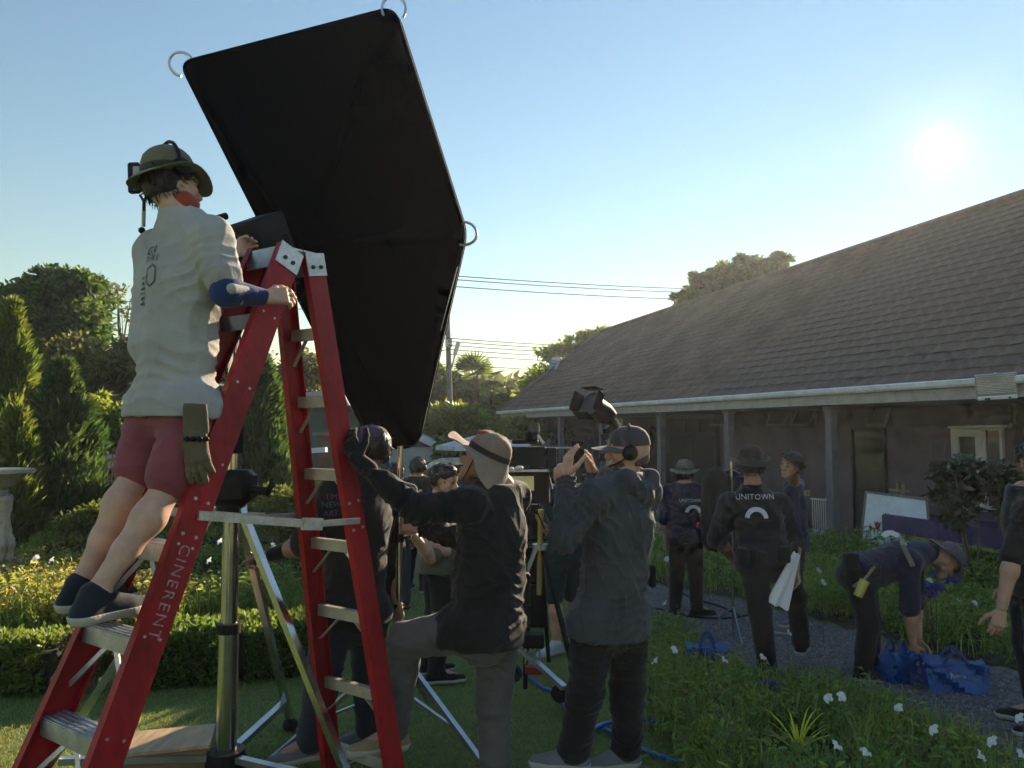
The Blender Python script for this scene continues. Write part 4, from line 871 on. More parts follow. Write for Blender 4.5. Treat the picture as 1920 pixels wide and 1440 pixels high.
    for e in 'LR':
        A = arms[e]; s_, el, wr_ = J['sh' + e], J['el' + e], J['wr' + e]; lo_ = loose * (.75 if sleeve > 1 else 1.0)
        if sl <= 1: sp.append(prim(s_, s_.lerp(el, sl), .056 * b + lo_, (.056 - .008 * sl) * b + lo_ * 1.15))
        else: sp += [prim(s_, el, .055 * b + lo_ * .8, .046 * b + lo_ * .7), prim(el, el.lerp(wr_, sl - 1), .046 * b + lo_ * .7, .033 * b + lo_ * .45)]
    sp += [prim(J['hip' + e], J['hip' + e].lerp(J['kn' + e], .22), .094 * b + ploose + .016, .090 * b + ploose + .012) for e in 'LR'] + list(extra)
    cl = [(pel - up * hem, -up)]
    if flat: cl.append((nk + up * col, up * 1.0 - fwd * .15))
    cr = [(pel + up * .10, up * .9 + fwd * .3, .14, 58, fold * .9), (ch - sd * .15, up * .6 + sd * .7, .10, 60, fold * .7), (ch + sd * .15, up * .6 - sd * .7, .10, 60, fold * .7), (pel + up * .32 - sd * .06, up + sd * .8, .12, 48, fold * .5)]
    for e in 'LR': cr.append((J['el' + e], J['wr' + e] - J['sh' + e], .085, 75, fold * (1.0 if sl > 1 else 0))); cr.append((J['sh' + e].lerp(J['el' + e], .45), J['el' + e] - J['sh' + e], .07, 62, fold * .6)); cr.append((J['wr' + e], J['wr' + e] - J['el' + e], .06, 95, fold * (.6 if sl > 1 else 0)))
    V, F = sdf(sp, hfine, .042, cl); V = cloth(V, F, fold * .8, 20, len(label) * 7 % 97, creases=cr); so = np_mesh('shirt', V, F, sm, t, True)
    # --- trousers or shorts
    if pants:
        pm = pants; pp = [prim(pel, pel + up * .12, .150 * b + ploose * .5, .140 * b + ploose * .4, hsd, .76), prim(pel - up * .02 - hsd * .06, pel - up * .02 + hsd * .06, .108 * b + ploose)]
        for e in 'LR':
            h_, k_, a_ = J['hip' + e], J['kn' + e], J['an' + e]
            if short <= 1: pp.append(prim(h_, h_.lerp(k_, short), .090 * b + ploose, .064 * b + ploose * 1.7))
            else: pp += [prim(h_, k_, .088 * b + ploose, .060 * b + ploose), prim(k_, k_.lerp(a_, short - 1), .060 * b + ploose, .047 * b + ploose * 1.15)]
        cr = [(pel - up * .06, hsd * .3 + up, .12, 60, fold * .8)]
        for e in 'LR': cr += [(J['kn' + e], J['an' + e] - J['hip' + e] + hsd * .25, .07, 44, fold * .55), (J['hip' + e].lerp(J['kn' + e], .25), J['kn' + e] - J['hip' + e] + hsd * .5, .10, 36, fold * .5), (J['kn' + e].lerp(J['an' + e], .9), J['an' + e] - J['kn' + e] + hsd * .3, .06, 52, fold * .6)]
        V, F = sdf(pp, hfine, .03); V = cloth(V, F, fold * .7, 17, len(label) * 5 % 89, (.8, .8, 1.2), cr); np_mesh('trousers' if short > 1 else 'shorts', V, F, pm, t, True)
    # --- shoes
    if shoes:
        for e in 'LR':
            a_, to = J['an' + e], J['toe' + e]; fd = nv(to - a_ - Vector((0, 0, (to - a_).z)) * .0); dn = J.get('dn' + e) or Vector((0, 0, -1)); fd = nv(fd - dn * fd.dot(dn)); heel = a_ - fd * .035 + dn * .055; ball = a_ + fd * .12 + dn * .062; tip = a_ + fd * .19 + dn * .066
            ps = [prim(heel, ball, .040, .042), prim(ball, tip, .042, .034), prim(heel, a_ - fd * .005 - dn * .005, .042, .046), prim(a_ + fd * .01, ball, .042, .036)]; sidev = fd.cross(dn)
            bot = a_ + dn * .088
            V, F = sdf(ps, max(.006, hfine * .75), .02, [(bot - dn * .018, dn)]); o = np_mesh('shoe', V, F, shoes, t, True)
            V, F = sdf(infl(ps, .004), max(.006, hfine * .75), .02, [(bot, dn), (bot - dn * .032, -dn)]); np_mesh('sole', V, F, sole or m_rub, o, True)
            if hfine < .0085:
                lc = MB()
                for q in range(4): cpt = a_ + fd * (.045 + .02 * q) + dn * (-.020 + .0125 * q); lc.tube([cpt - sidev * .024 + dn * .014, cpt, cpt + sidev * .024 + dn * .014], .0032, 5)
                lc.build('laces', m_rub, o, True)
            if sock:
                V, F = sdf([prim(a_ + dn * .02, a_.lerp(J['kn' + e], .22), .041 * b, .043 * b)], .008, .01); np_mesh('sock', V, F, sock, t, True)
    if hair:
        ps = [prim(E(0, -.032, .034), E(0, .014, .040), .090 * hs, .082 * hs), prim(E(0, -.045, -.015), E(0, -.035, 0), .072 * hs, .074 * hs)]
        V, F = sdf(ps, max(.005, hfine * .7), .03, [(E(0, .050, .03), hf * .75 - hup * .66), (E(0, -.05, -.055), -hup)]); V = cloth(V, F, .004, 60, 3); ho = np_mesh('hair', V, F, hair, t, True); Nn = vnormals(V, F); pick = rng.integers(0, len(V), 700); dr = Nn[pick] * .5 + np.array(hf)[None] * .5 - np.array(hup)[None] * .45 + rng.normal(size=(700, 3)) * .35; V2, F2 = leaf_cloud(V[pick] - Nn[pick] * .004, dr, .022 + .02 * rng.random(700), .006, rng, .1); np_mesh('hair_locks', V2, F2, hair, ho)
    t_body = dict(t=t, E=E, f=hf, u=hup, r=hr, shirt=so, up=up, pel=pel, fwd=fwd, sd=sd, nk=nk)
    return t_body
# --- hats and headsets
def boonie(pb, m, band, brim=.155, tilt=0.0, flap=0.0, ups=0.0, crown=.105, wave=.02, lift=.045, back_drop=0.0, camo=None, top=None):
    t, E, f, u, r = (pb[k] for k in 'tEfur'); ax = nv(u - f * tilt); c = E(0, -.012, lift); F_ = nv(f - ax * f.dot(ax)); Rr = F_.cross(ax); n = 40; V = []; Fc = []
    prof = [(.0, crown), (.042, crown - .004), (.066, crown - .016), (.082, crown - .038), (.0925, crown - .07), (.0965, .0)]
    rings = []
    for q, (rad, z) in enumerate(prof): rings.append([c + ax * (z + .003 * math.sin(3 * a_ + q)) + (F_ * math.cos(a_) * 1.14 + Rr * math.sin(a_)) * rad for a_ in [2 * math.pi * j / n for j in range(n)]])
    for q in range(1, 5):
        k = q / 4; rg_ = []
        for j in range(n):
            a_ = 2 * math.pi * j / n; dr = -.018 * k ** 1.4 - wave * k * k * (math.cos(2 * a_) * .9 + .35 * math.sin(3 * a_ + 1)) - flap * k * max(0, -math.cos(a_)) ** .8 + ups * k * k * max(0, math.cos(a_)) ** 2 + (.012 * math.sin(5 * a_ + 1) * k if flap else 0); rad = .0965 + (brim - .0965) * k * (1 - (.25 * max(0, -math.cos(a_)) if flap else 0)); rg_.append(c + ax * dr + (F_ * math.cos(a_) * 1.12 + Rr * math.sin(a_)) * rad)
        rings.append(rg_)
    th = .004; outer = [p for rg_ in rings for p in rg_]; nr = len(rings); b = MB()
    fs = [(i * n + j, i * n + (j + 1) % n, (i + 1) * n + (j + 1) % n, (i + 1) * n + j) for i in range(nr - 1) for j in range(n)]
    inner = [p - ax * th for p in rings[-1]]; inner2 = [p - ax * th for p in rings[5]]; k0 = len(outer)
    fs += [((nr - 1) * n + j, (nr - 1) * n + (j + 1) % n, k0 + (j + 1) % n, k0 + j) for j in range(n)] + [(k0 + j, k0 + (j + 1) % n, k0 + n + (j + 1) % n, k0 + n + j) for j in range(n)]
    b.add(outer + inner + inner2, fs); h_ = b.build('hat', m, t, True)
    if band:
        b = MB(); vs_ = []
        for z in (.004, .032): vs_ += [c + ax * z + (F_ * math.cos(2 * math.pi * j / n) * 1.14 + Rr * math.sin(2 * math.pi * j / n)) * (.0985 - z * .04) for j in range(n)]
        b.add(vs_, [(j, (j + 1) % n, n + (j + 1) % n, n + j) for j in range(n)]); b.build('hat_band', band, h_, True)
    return h_
def ballcap(pb, m, back=False):
    t, E, f, u, r = (pb[k] for k in 'tEfur'); ax = nv(u + f * .0); c = E(0, -.012, .038); n = 32; b = MB(); rings = []
    for rad, z in ((.0, .094), (.02, .0935), (.05, .085), (.074, .066), (.088, .040), (.094, .012), (.095, -.006)): rings += [c + ax * z + (f * math.cos(2 * math.pi * j / n) * 1.12 + r * math.sin(2 * math.pi * j / n)) * rad for j in range(n)]
    b.add(rings, [(i * n + j, i * n + (j + 1) % n, (i + 1) * n + (j + 1) % n, (i + 1) * n + j) for i in range(6) for j in range(n)]); h_ = b.build('cap', m, t, True)
    b = MB(); vs_ = []; nn = 14; fd = -f if back else f
    for k in range(5):
        for j in range(nn + 1):
            a_ = math.radians(-70 + 140 * j / nn); rad = .094 + .085 * (k / 4) * math.cos(a_) ** .6; vs_.append(c + ax * (-.004 - .012 * (k / 4) - .018 * abs(math.sin(a_)) ** 2) + fd * math.cos(a_) * rad * 1.12 + r * math.sin(a_) * rad)
    fs = [(k * (nn + 1) + j, k * (nn + 1) + j + 1, (k + 1) * (nn + 1) + j + 1, (k + 1) * (nn + 1) + j) for k in range(4) for j in range(nn)]; N_ = len(vs_); vs2 = [p - ax * .004 for p in vs_]
    b.add(vs_ + vs2, fs + [tuple(i + N_ for i in q[::-1]) for q in fs] + [(4 * (nn + 1) + j, 4 * (nn + 1) + j + 1, N_ + 4 * (nn + 1) + j + 1, N_ + 4 * (nn + 1) + j) for j in range(nn)]); b.build('visor', m, h_, True)
    b = MB(); b.ell(c + ax * .095, (.008, .008, .005)); b.build('button', m, h_, True); return h_
def headset(pb, m, mic=True, over=.122, big=1.0, side=1, lift=0.0, wide=.092):
    t, E, f, u, r = (pb[k] for k in 'tEfur'); b = MB(); b.tube([E(wide * math.cos(a_), -.012, .012 + lift + over * math.sin(a_)) for a_ in [math.pi * k / 16 for k in range(17)]], .0075, 6); h_ = b.build('headset_band', m, t, True)
    for e in (-1, 1):
        b = MB(); b.lathe([(.0, -.014), (.036 * big, -.014), (.040 * big, 0), (.036 * big, .016), (.024 * big, .024), (.0, .025)], E((wide - .004) * e, -.008, -.002 + lift), r * e, 18); b.build('ear_cup', m, h_, True)
    if mic: b = MB(); b.tube([E(.1 * side, .0, -.015), E(.092 * side, .05, -.05), E(.05 * side, .098, -.07)], [.004, .0035, .007], 6); b.build('microphone_boom', m, h_, True)
    return h_
# --- prints laid on cloth
def decal(target, V2, F2, c, xd, yd, m, nm, off=.004):
    """flat outline V2 pressed onto the cloth surface from outside"""
    me = target.data; bv = BVHTree.FromPolygons([v.co for v in me.vertices], [p.vertices for p in me.polygons]); nrm = nv(Vector(xd).cross(Vector(yd))); V = []
    for v in V2:
        p = Vector(c) + Vector(xd) * v[0] + Vector(yd) * v[1]; hit = bv.ray_cast(p + nrm * .4, -nrm, .9); V.append(tuple((hit[0] + nrm * off) if hit[0] else p))
    me2 = bpy.data.meshes.new(nm); me2.from_pydata(V, [], F2); me2.materials.append(m); return link(nm, me2, target)
def subdiv2(V, F, it=1):
    V = [Vector(v) for v in V]
    for _ in range(it):
        F2 = []; cache = {}
        def mid(a, b):
            k = (min(a, b), max(a, b))
            if k not in cache: cache[k] = len(V); V.append((V[a] + V[b]) / 2)
            return cache[k]
        for a, b, c in F: ab, bc, ca = mid(a, b), mid(b, c), mid(c, a); F2 += [(a, ab, ca), (ab, b, bc), (ca, bc, c), (ab, bc, ca)]
        F = F2
    return V, F
def ring2(r0, r1, a0, a1, n=18, cx=0, cy=0):
    V = []
    for i in range(n + 1): a_ = a0 + (a1 - a0) * i / n; V += [(cx + r0 * math.cos(a_), cy + r0 * math.sin(a_), 0), (cx + r1 * math.cos(a_), cy + r1 * math.sin(a_), 0)]
    F = []
    for i in range(n): F += [(2 * i, 2 * i + 1, 2 * i + 3), (2 * i, 2 * i + 3, 2 * i + 2)]
    return V, F
def line2(pts, wd):
    V = []; F = []
    for (x0, y0), (x1, y1) in zip(pts, pts[1:]):
        d = Vector((x1 - x0, y1 - y0, 0)); nn = Vector((-d.y, d.x, 0)).normalized() * wd / 2; m_ = max(1, int(d.length / .02))
        for i in range(m_):
            a, b = Vector((x0, y0, 0)) + d * i / m_, Vector((x0, y0, 0)) + d * (i + 1) / m_; k = len(V); V += [a - nn, a + nn, b + nn, b - nn]; F += [(k, k + 2, k + 1), (k, k + 3, k + 2)]
    return V, F

# ------------------------------------------------------------------ the individuals
def fab(n_, c, **k): return mat(n_, c, k.pop('rough', .85), var=k.pop('var', .10), vscale=5, bump=k.pop('bump', .35), bscale=k.pop('bscale', 90), sheen=k.pop('sheen', .15), spec=.2, **k)
m_tee = fab('beige_tee', (0.37, 0.362, 0.352)); m_maroon = fab('maroon_shorts', (0.24, 0.062, 0.075)); m_bluesl = fab('blue_sleeve', (0.018, 0.035, 0.14)); m_olv = fab('olive_canvas', (0.15, 0.135, 0.085)); m_dkband = fab('olive_band', (0.05, 0.055, 0.035))
m_blk = fab('black_cloth', (0.012, 0.013, 0.015), var=.2); m_blk2 = fab('black_tee', (0.016, 0.016, 0.018), var=.2); m_grey = fab('grey_trousers', (0.105, 0.098, 0.10)); m_tan = fab('tan_canvas', (0.30, 0.215, 0.17)); m_char = fab('charcoal_jacket', (0.052, 0.057, 0.066)); m_dkpant = fab('black_trousers', (0.011, 0.011, 0.014))
m_jean = fab('dark_jeans', (0.022, 0.032, 0.048)); m_navy = fab('navy_shirt', (0.022, 0.024, 0.050)); m_capg = fab('grey_cap', (0.060, 0.056, 0.058)); m_purcap = fab('purple_grey_cap', (0.085, 0.065, 0.10)); m_shoeb = fab('navy_shoe', (0.014, 0.020, 0.030), bump=.2); m_shoek = fab('black_shoe', (0.012, 0.012, 0.013)); m_shoew = fab('pale_shoe', (0.45, 0.47, 0.50)); m_shoet = fab('tan_shoe', (0.30, 0.21, 0.12)); m_shoeg = fab('grey_shoe', (0.16, 0.17, 0.19))
m_olg = fab('olive_grey_shirt', (0.10, 0.095, 0.075)); m_teal = fab('dark_teal_shirt', (0.018, 0.035, 0.040)); m_camo = mat('camouflage', (0.16, 0.15, 0.12), .9, vscale=22, col2=(0.05, 0.055, 0.045)); m_print = mat('white_print', (0.55, 0.56, 0.58), .7, var=.05); m_dkprint = mat('dark_print', (0.06, 0.06, 0.065), .8); m_gold = mat('gold_print', (0.45, 0.34, 0.05), .7); m_red = fab('red_scarf', (0.30, 0.05, 0.03))
m_camel = mat('tan_glove', (0.125, 0.10, 0.06), .85, var=.15, bump=.3, bscale=70)

# 1 the man on the ladder
J = dict(f=Vector((.62, .78, 0)), face=Vector((.66, .75, .05)), head=P(325, 352, 3.10), neck=P(333, 402, 3.06), shR=P(398, 446, 2.95), shL=P(300, 470, 3.14), elR=P(424, 548, 2.90), wrR=P(488, 556, 3.02), elL=P(395, 520, 3.42), wrL=P(440, 475, 3.60),
         hipR=P(362, 772, 2.96), hipL=P(295, 766, 3.10), knR=P(318, 908, 2.86), knL=P(258, 885, 2.98), anR=P(176, 1118, 2.66), anL=P(150, 1098, 2.84), toeR=P(275, 1150, 2.84), toeL=P(240, 1140, 3.0))
b1 = person('man on the ladder in olive bucket hat, beige T-shirt and maroon shorts', J, (m_tee, .68), m_maroon, m_shoeb, SKIN2, .0065, .99, sleeve=1, short=.92, hem=.03, loose=.024, ploose=.016, wr=dict(R=dict(d=(.75, .35, .10), n=(.2, .9, -.3), t=(0, 0, 1), curl=.55), L=dict(curl=.8)), hair=m_hair, fold=.010, col=.014, extra=[prim(J['shL'] - Vector((0, 0, .02)), J['hipL'] + Vector((-.01, .0, .26)), .095, .10)])
boonie(b1, m_olv, m_dkband, .148, .02, wave=.026, lift=.042, crown=.125); headset(b1, m_black, False, .128, .95, lift=.05, wide=.104)
el, wr_ = J['elR'], J['wrR']; V, F = sdf([prim(J['shR'].lerp(el, .55), el, .060, .056), prim(el, wr_, .055, .036)], .007, .02); np_mesh('arm_sleeve', cloth(V, F, .002, 40), F, m_bluesl, b1['t'], True)
V, F = sdf([prim(el.lerp(wr_, .05) - Vector((-.03, .045, -.005)), el.lerp(wr_, .62) - Vector((-.012, .028, -.014)), .022, .015)], .005, .01); np_mesh('sleeve_patch', V, F, m_tee, b1['t'], True)
V, F = sdf([prim(b1['nk'] + Vector((-.02, .02, .035)), b1['nk'] + Vector((.02, .01, .04)), .058, .057)], .006, .02); np_mesh('scarf', cloth(V, F, .004, 45), F, m_red, b1['t'], True)
nb = -b1['fwd']; xd = nv(Vector((0, 0, 1)).cross(nb)); yd = nv(nb.cross(xd)); cb = b1['nk'] * .68 + b1['pel'] * .32 + nb * .1
for s_, dx, dy, hh in (('GA', -.02, .085, .055), ('BERI', .00, .045, .040)):
    V, F = subdiv2(*text_tris(s_, hh, 1.3), 1); decal(b1['shirt'], V, F, cb + xd * dx + yd * dy, xd, yd, m_dkprint, 'print')
V, F = line2([(.03, .02), (.055, .0), (.055, -.05), (.03, -.07), (.01, -.05), (.01, 0), (.03, .02)], .005); decal(b1['shirt'], V, F, cb, xd, yd, m_dkprint, 'print')
for k in range(6): V, F = line2([(-.05 + .004 * (k % 2), -.03 - k * .02), (.0, -.03 - k * .02)], .009 if k % 3 else .004); decal(b1['shirt'], V, F, cb + xd * -.01, xd, yd, m_dkprint, 'print')
# tan work glove hanging from his waist: a thing of its own
gv = thing('work_glove', 'tan padded work glove hanging at the climber\'s waist', 'glove', P(368, 770, 2.84)); V, F = hand(P(366, 806, 2.80), (.10, -.02, -1), (.25, .85, 0), (-1, 0, 0), [.10, .22, .15, .30], 1.22, .0042, 0.0015, .12, .15); V = cloth(V, F, .0028, 70); np_mesh('fingers', V, F, m_camel, gv, True)
V, F = sdf([prim(P(366, 765, 2.80), P(368, 805, 2.80), .043, .046, (1, 0, 0), .55)], .005, .01, [(P(366, 757, 2.80), (0, 0, 1))]); np_mesh('cuff', cloth(V, F, .003, 40), F, m_camel, gv, True)
kb = MB()
for k in range(4): kb.ell(P(350 + k * 12, 823, 2.762), (.012, .009, .010))
kb.build('knuckle_guard', m_black, gv, True)

# 2 the man steadying the ladder
J = dict(f=Vector((-.80, .55, 0)), face=Vector((-.86, .28, .34)), hup=Vector((.34, -.05, .94)), head=P(906, 868, 3.78), neck=P(940, 916, 3.80), shL=P(880, 948, 3.58), shR=P(966, 935, 3.95), elL=P(778, 955, 3.52), wrL=P(676, 866, 3.44), elR=P(880, 1015, 4.15), wrR=P(790, 992, 4.22),
         hipL=P(888, 1180, 3.64), hipR=P(934, 1172, 3.88), knL=P(760, 1198, 3.74), knR=P(925, 1325, 3.84), anL=P(738, 1372, 3.86), anR=P(930, 1470, 3.86), toeL=P(672, 1405, 3.80), toeR=P(865, 1500, 3.84))
b2 = person('man in bucket hat and black long-sleeved shirt bracing the ladder', J, (m_blk, 1.93), m_grey, m_shoet, SKIN, .0065, 1.10, sleeve=2, short=1.95, hem=.07, loose=.028, ploose=.016, belly=.022, gloves=dict(L=fab('black_glove', (.010, .010, .012))), wr=dict(L=dict(d=(-.45, .1, .8), n=(.4, .85, 0), t=(1, 0, .2), curl=.42), R=dict(d=(-1, .1, .2), n=(0, .7, -.5), t=(0, 0, 1), curl=.9)), fold=.012)
hh_ = boonie(b2, m_tan, fab('brown_band', (.05, .035, .035)), .200, .10, flap=.17, wave=.014, ups=.045, lift=.045, crown=.115)
b = MB(); b.ell(b2['E'](-.025, .045, .140), (.036, .04, .012)); b.build('hat_patch', mat('faded_red', (.33, .07, .05), .8), hh_, True)
b = MB(); b.tube([b2['E'](-.09, .02, .03), b2['E'](-.078, .035, -.06), b2['E'](-.03, .06, -.115)], .003, 5); b.build('chin_strap', m_blk, hh_)
b = MB(); b.box(P(985, 1105, 3.86), (.05, .07, .16), None, .01); b.build('belt_pouch', m_blk2, b2['t'])

# 3 the man taking a picture with his phone
J = dict(f=Vector((-.74, .67, 0)), face=Vector((-.99, .10, -.03)), head=P(1177, 846, 4.0), neck=P(1172, 893, 4.02), shL=P(1117, 930, 3.84), shR=P(1208, 922, 4.14), elL=P(1060, 1005, 3.76), wrL=P(1062, 898, 3.92), elR=P(1135, 1000, 4.36), wrR=P(1112, 890, 4.20),
         hipL=P(1115, 1165, 3.90), hipR=P(1172, 1160, 4.08), knL=P(1098, 1295, 3.86), knR=P(1176, 1295, 4.06), anL=P(1076, 1408, 3.90), anR=P(1174, 1405, 4.08), toeL=P(1030, 1432, 3.92), toeR=P(1142, 1430, 4.06))
b3 = person('man in grey baseball cap and charcoal hooded jacket photographing with a phone', J, (m_char, 1.93), m_dkpant, m_shoeg, SKIN2, .0065, 1.12, sleeve=2, short=1.97, hem=.07, loose=.034, ploose=.020, wr=dict(L=dict(d=(.10, .02, 1), n=(.85, .3, 0), t=(.2, -.3, .8), curl=.30, s=1.08), R=dict(d=(-.35, .0, .95), n=(-.8, -.3, .1), t=(-.3, -.3, .8), curl=.45, s=1.08)), fold=.015)
ballcap(b3, m_capg); headset(b3, m_black, True, .125, 1.0, -1)
hb = b3['nk'] - b3['fwd'] * .09 - Vector((0, 0, .035)); sdv = b3['sd']; V, F = sdf([prim(hb - sdv * .10 + Vector((0, 0, .04)), hb - Vector((0, 0, .05)) - b3['fwd'] * .02, .045, .05), prim(hb + sdv * .10 + Vector((0, 0, .04)), hb - Vector((0, 0, .05)) - b3['fwd'] * .02, .045, .05), prim(hb - sdv * .09 + Vector((0, 0, .055)) + b3['fwd'] * .08, hb - sdv * .10, .03, .04), prim(hb + sdv * .09 + Vector((0, 0, .055)) + b3['fwd'] * .08, hb + sdv * .10, .03, .04)], .007, .04)
np_mesh('hood', cloth(V, F, .008, 26), F, m_char, b3['t'], True)
V, F = sdf([prim(b3['E'](0, -.045, -.03), b3['E'](0, -.035, 0), .066, .072)], .006, .02, [(b3['E'](0, -.05, -.075), -b3['u']), (b3['E'](0, -.02, 0), b3['f'])]); np_mesh('cropped_hair', V, F, mat('grey_stubble', (.10, .07, .055), .8, bump=.5, bscale=300), b3['t'], True)
V, F = sdf([prim(b3['E'](-.045, .035, -.05), b3['E'](0, .068, -.092), .027, .026), prim(b3['E'](.045, .035, -.05), b3['E'](0, .068, -.092), .027, .026)], .005, .02); np_mesh('beard', V, F, mat('grey_beard', (.16, .13, .11), .9, bump=.6, bscale=300), b3['t'], True)
ph = thing('smartphone', 'smartphone held up in both hands by the man in the cap', 'phone', P(1084, 856, 4.02)); R = frame(P(1106, 850, 4.08) - P(1062, 853, 3.98)); pc = P(1084, 852, 4.03)
b = MB(); b.box(pc, (.082, .010, .140), R, .004); b.build('case', m_black, ph); b = MB(); b.box(pc - R @ Vector((0, .0066, 0)), (.074, .002, .13), R); b.build('screen', mat('phone_screen', (.03, .035, .04), .15), ph)

# 4 the man in jeans behind the ladder
J = dict(f=Vector((-.80, .55, 0)), face=Vector((-.9, .2, 0)), head=P(692, 842, 4.22), neck=P(690, 892, 4.22), shL=P(628, 925, 4.05), shR=P(722, 920, 4.36), elL=P(572, 1022, 4.02), wrL=P(510, 1040, 4.12), elR=P(735, 1045, 4.46), wrR=P(744, 1125, 4.36),
         hipL=P(628, 1150, 4.08), hipR=P(688, 1148, 4.26), knL=P(602, 1290, 4.04), knR=P(692, 1280, 4.30), anL=P(580, 1392, 4.10), anR=P(692, 1368, 4.34), toeL=P(520, 1422, 4.02), toeR=P(650, 1395, 4.30))
b4 = person('man in cap, black T-shirt and dark jeans behind the ladder', J, (m_blk2, .95), m_jean, m_shoeg, SKIN, .008, 1.12, sleeve=1, short=1.97, hem=.05, loose=.024, ploose=.018, wr=dict(L=dict(d=(-1, .1, -.2), n=(0, -.5, -.8), t=(0, -.6, .6), curl=.8)), fold=.008, hair=m_hair)
ballcap(b4, m_purcap); headset(b4, m_black, False, .12, 1.1)
el, wr_ = J['elL'], J['wrL']; V, F = sdf([prim(J['shL'].lerp(el, .6), el, .060, .052), prim(el, wr_, .050, .036)], .008, .02); np_mesh('arm_sleeve', V, F, m_blk, b4['t'], True)
xd = nv(Vector((.86, .5, 0))); yd = Vector((0, 0, 1)); yd = nv(yd)
for s_, dy, c_ in (("I'M", .04, (.16, .06, .18)), ('NEW', 0, (.03, .13, .19)), ('ART', -.045, (.08, .07, .20))):
    V, F = text_tris(s_, .042); decal(b4['shirt'], V, F, P(617, 945, 4.0) + yd * dy, xd, yd, mat('print_' + s_[0].lower(), c_, .7), 'print')

# 5 hair man behind
J = stand(G(812, 1290) + Vector((0, .2, 0)), 1.66, math.radians(70)); J['face'] = Vector((.85, -.35, -.25)); J['head'] = P(834, 900, 5.85); J['neck'] = P(822, 935, 5.9); J['elL'] = P(808, 1045, 5.55); J['wrL'] = P(772, 1000, 5.35); J['elR'] = P(850, 1040, 5.7); J['wrR'] = P(790, 1010, 5.5)
for n_, e in (('L', -1), ('R', 1)): J['sh' + n_] = P(822 - 14 * e, 960, 5.88 - .18 * e)
person('dark-haired man in olive shirt bending over gear behind the bucket-hat man', J, (m_olg, .95), m_dkpant, m_shoek, SKIN2, .010, 1.0, sleeve=1, short=1.97, hem=.10, hair=m_hair, wr=dict(L=dict(curl=.8), R=dict(curl=.8)))
# 6 camera operator in shorts
J = stand(G(1062, 1232) + Vector((0, .15, 0)), 1.66, math.radians(-30)); J['wrL'] = P(1018, 985, 6.3); J['elL'] = P(1040, 1010, 6.5); J['toeL'] = G(1036, 1230)
person('camera operator in dark teal shirt and shorts behind the photographing man', J, (m_teal, .95), m_teal, m_shoew, SKIN, .011, 1.0, sleeve=1, short=.95, hem=.06)
# 7 crew man in camouflage hat by the porch
J = stand(G(1292, 1158) + Vector((0, .12, 0)), 1.62, math.radians(22)); J['toeR'] = J['anR'] + Vector((.16, .04, -.05)); J['wrR'] = P(1330, 985, 8.0); J['elR'] = P(1318, 958, 8.2)
b7 = person('crewman in camouflage bush hat and printed navy shirt by the porch post', J, (m_navy, 1.0), m_dkpant, m_shoek, SKIN, .012, 1.05, sleeve=1, short=1.97, hem=.08, sole=m_rubk, hair=m_hair)
boonie(b7, m_camo, None, .16, .05, lift=.045)
xd = nv(Vector((math.cos(.38), -math.sin(.38), 0))); yd = Vector((0, 0, 1)); c7 = b7['nk'] - Vector((0, 0, .15)) - Vector((.0, .1, 0)) + xd * .04
V, F = text_tris('UNITOWN', .048); decal(b7['shirt'], V, F, c7, xd, yd, m_print, 'print'); V, F = ring2(.055, .085, .35, 2.8, 14, .02, -.10); V, F = ring2(.05, .085, .1, 3.04, 14, .03, -.13); decal(b7['shirt'], V, [f_[::-1] for f_ in F], c7, xd, yd, m_print, 'print')
b = MB(); b.box(P(1312, 985, 8.05), (.07, .05, .06), None, .01); b.build('red_pouch', mat('red_pouch', (.35, .03, .08), .7), b7['t'])
# 8 big crew man, back to the camera
J = stand(G(1435, 1282) + Vector((.02, .1, 0)), 1.68, math.radians(12), 1.05); base = J['anL']; J['head'] = P(1408, 872, 5.82); J['neck'] = P(1412, 915, 5.84); J['knL'] = P(1425, 1150, 5.72); J['anL'] = P(1440, 1255, 5.75); J['toeL'] = P(1425, 1278, 5.9); J['knR'] = P(1492, 1120, 6.1); J['anR'] = P(1502, 1205, 6.3); J['toeR'] = P(1512, 1222, 6.5); J['shL'] = P(1368, 945, 5.85); J['shR'] = P(1462, 945, 5.95); J['hipL'] = P(1412, 1050, 5.8); J['hipR'] = P(1462, 1048, 5.9); J['elL'] = P(1345, 1010, 5.95); J['wrL'] = P(1385, 1060, 6.2); J['elR'] = P(1488, 1015, 5.95); J['wrR'] = P(1492, 1068, 5.85)
b8 = person('crewman in dark hat and black shirt with a white crescent print, standing nearest the path', J, (fab('black_navy_shirt', (.016, .016, .024)), 1.0), m_dkpant, m_shoek, SKIN, .010, 1.12, sleeve=1, short=1.97, hem=.05, loose=.022, hair=m_hair)
boonie(b8, m_blk, None, .150, .08, lift=.045, crown=.105, wave=.03); 
xd = nv(Vector((1, -.15, 0))); c8 = P(1420, 934, 5.7); V, F = text_tris('UNITOWN', .058, 1.05); decal(b8['shirt'], V, F, c8, xd, Vector((0, 0, 1)), m_print, 'print')
V, F = ring2(.052, .085, .05, 3.09, 18, .0, -.155); decal(b8['shirt'], V, [f_[::-1] for f_ in F], c8, xd, Vector((0, 0, 1)), m_print, 'print')
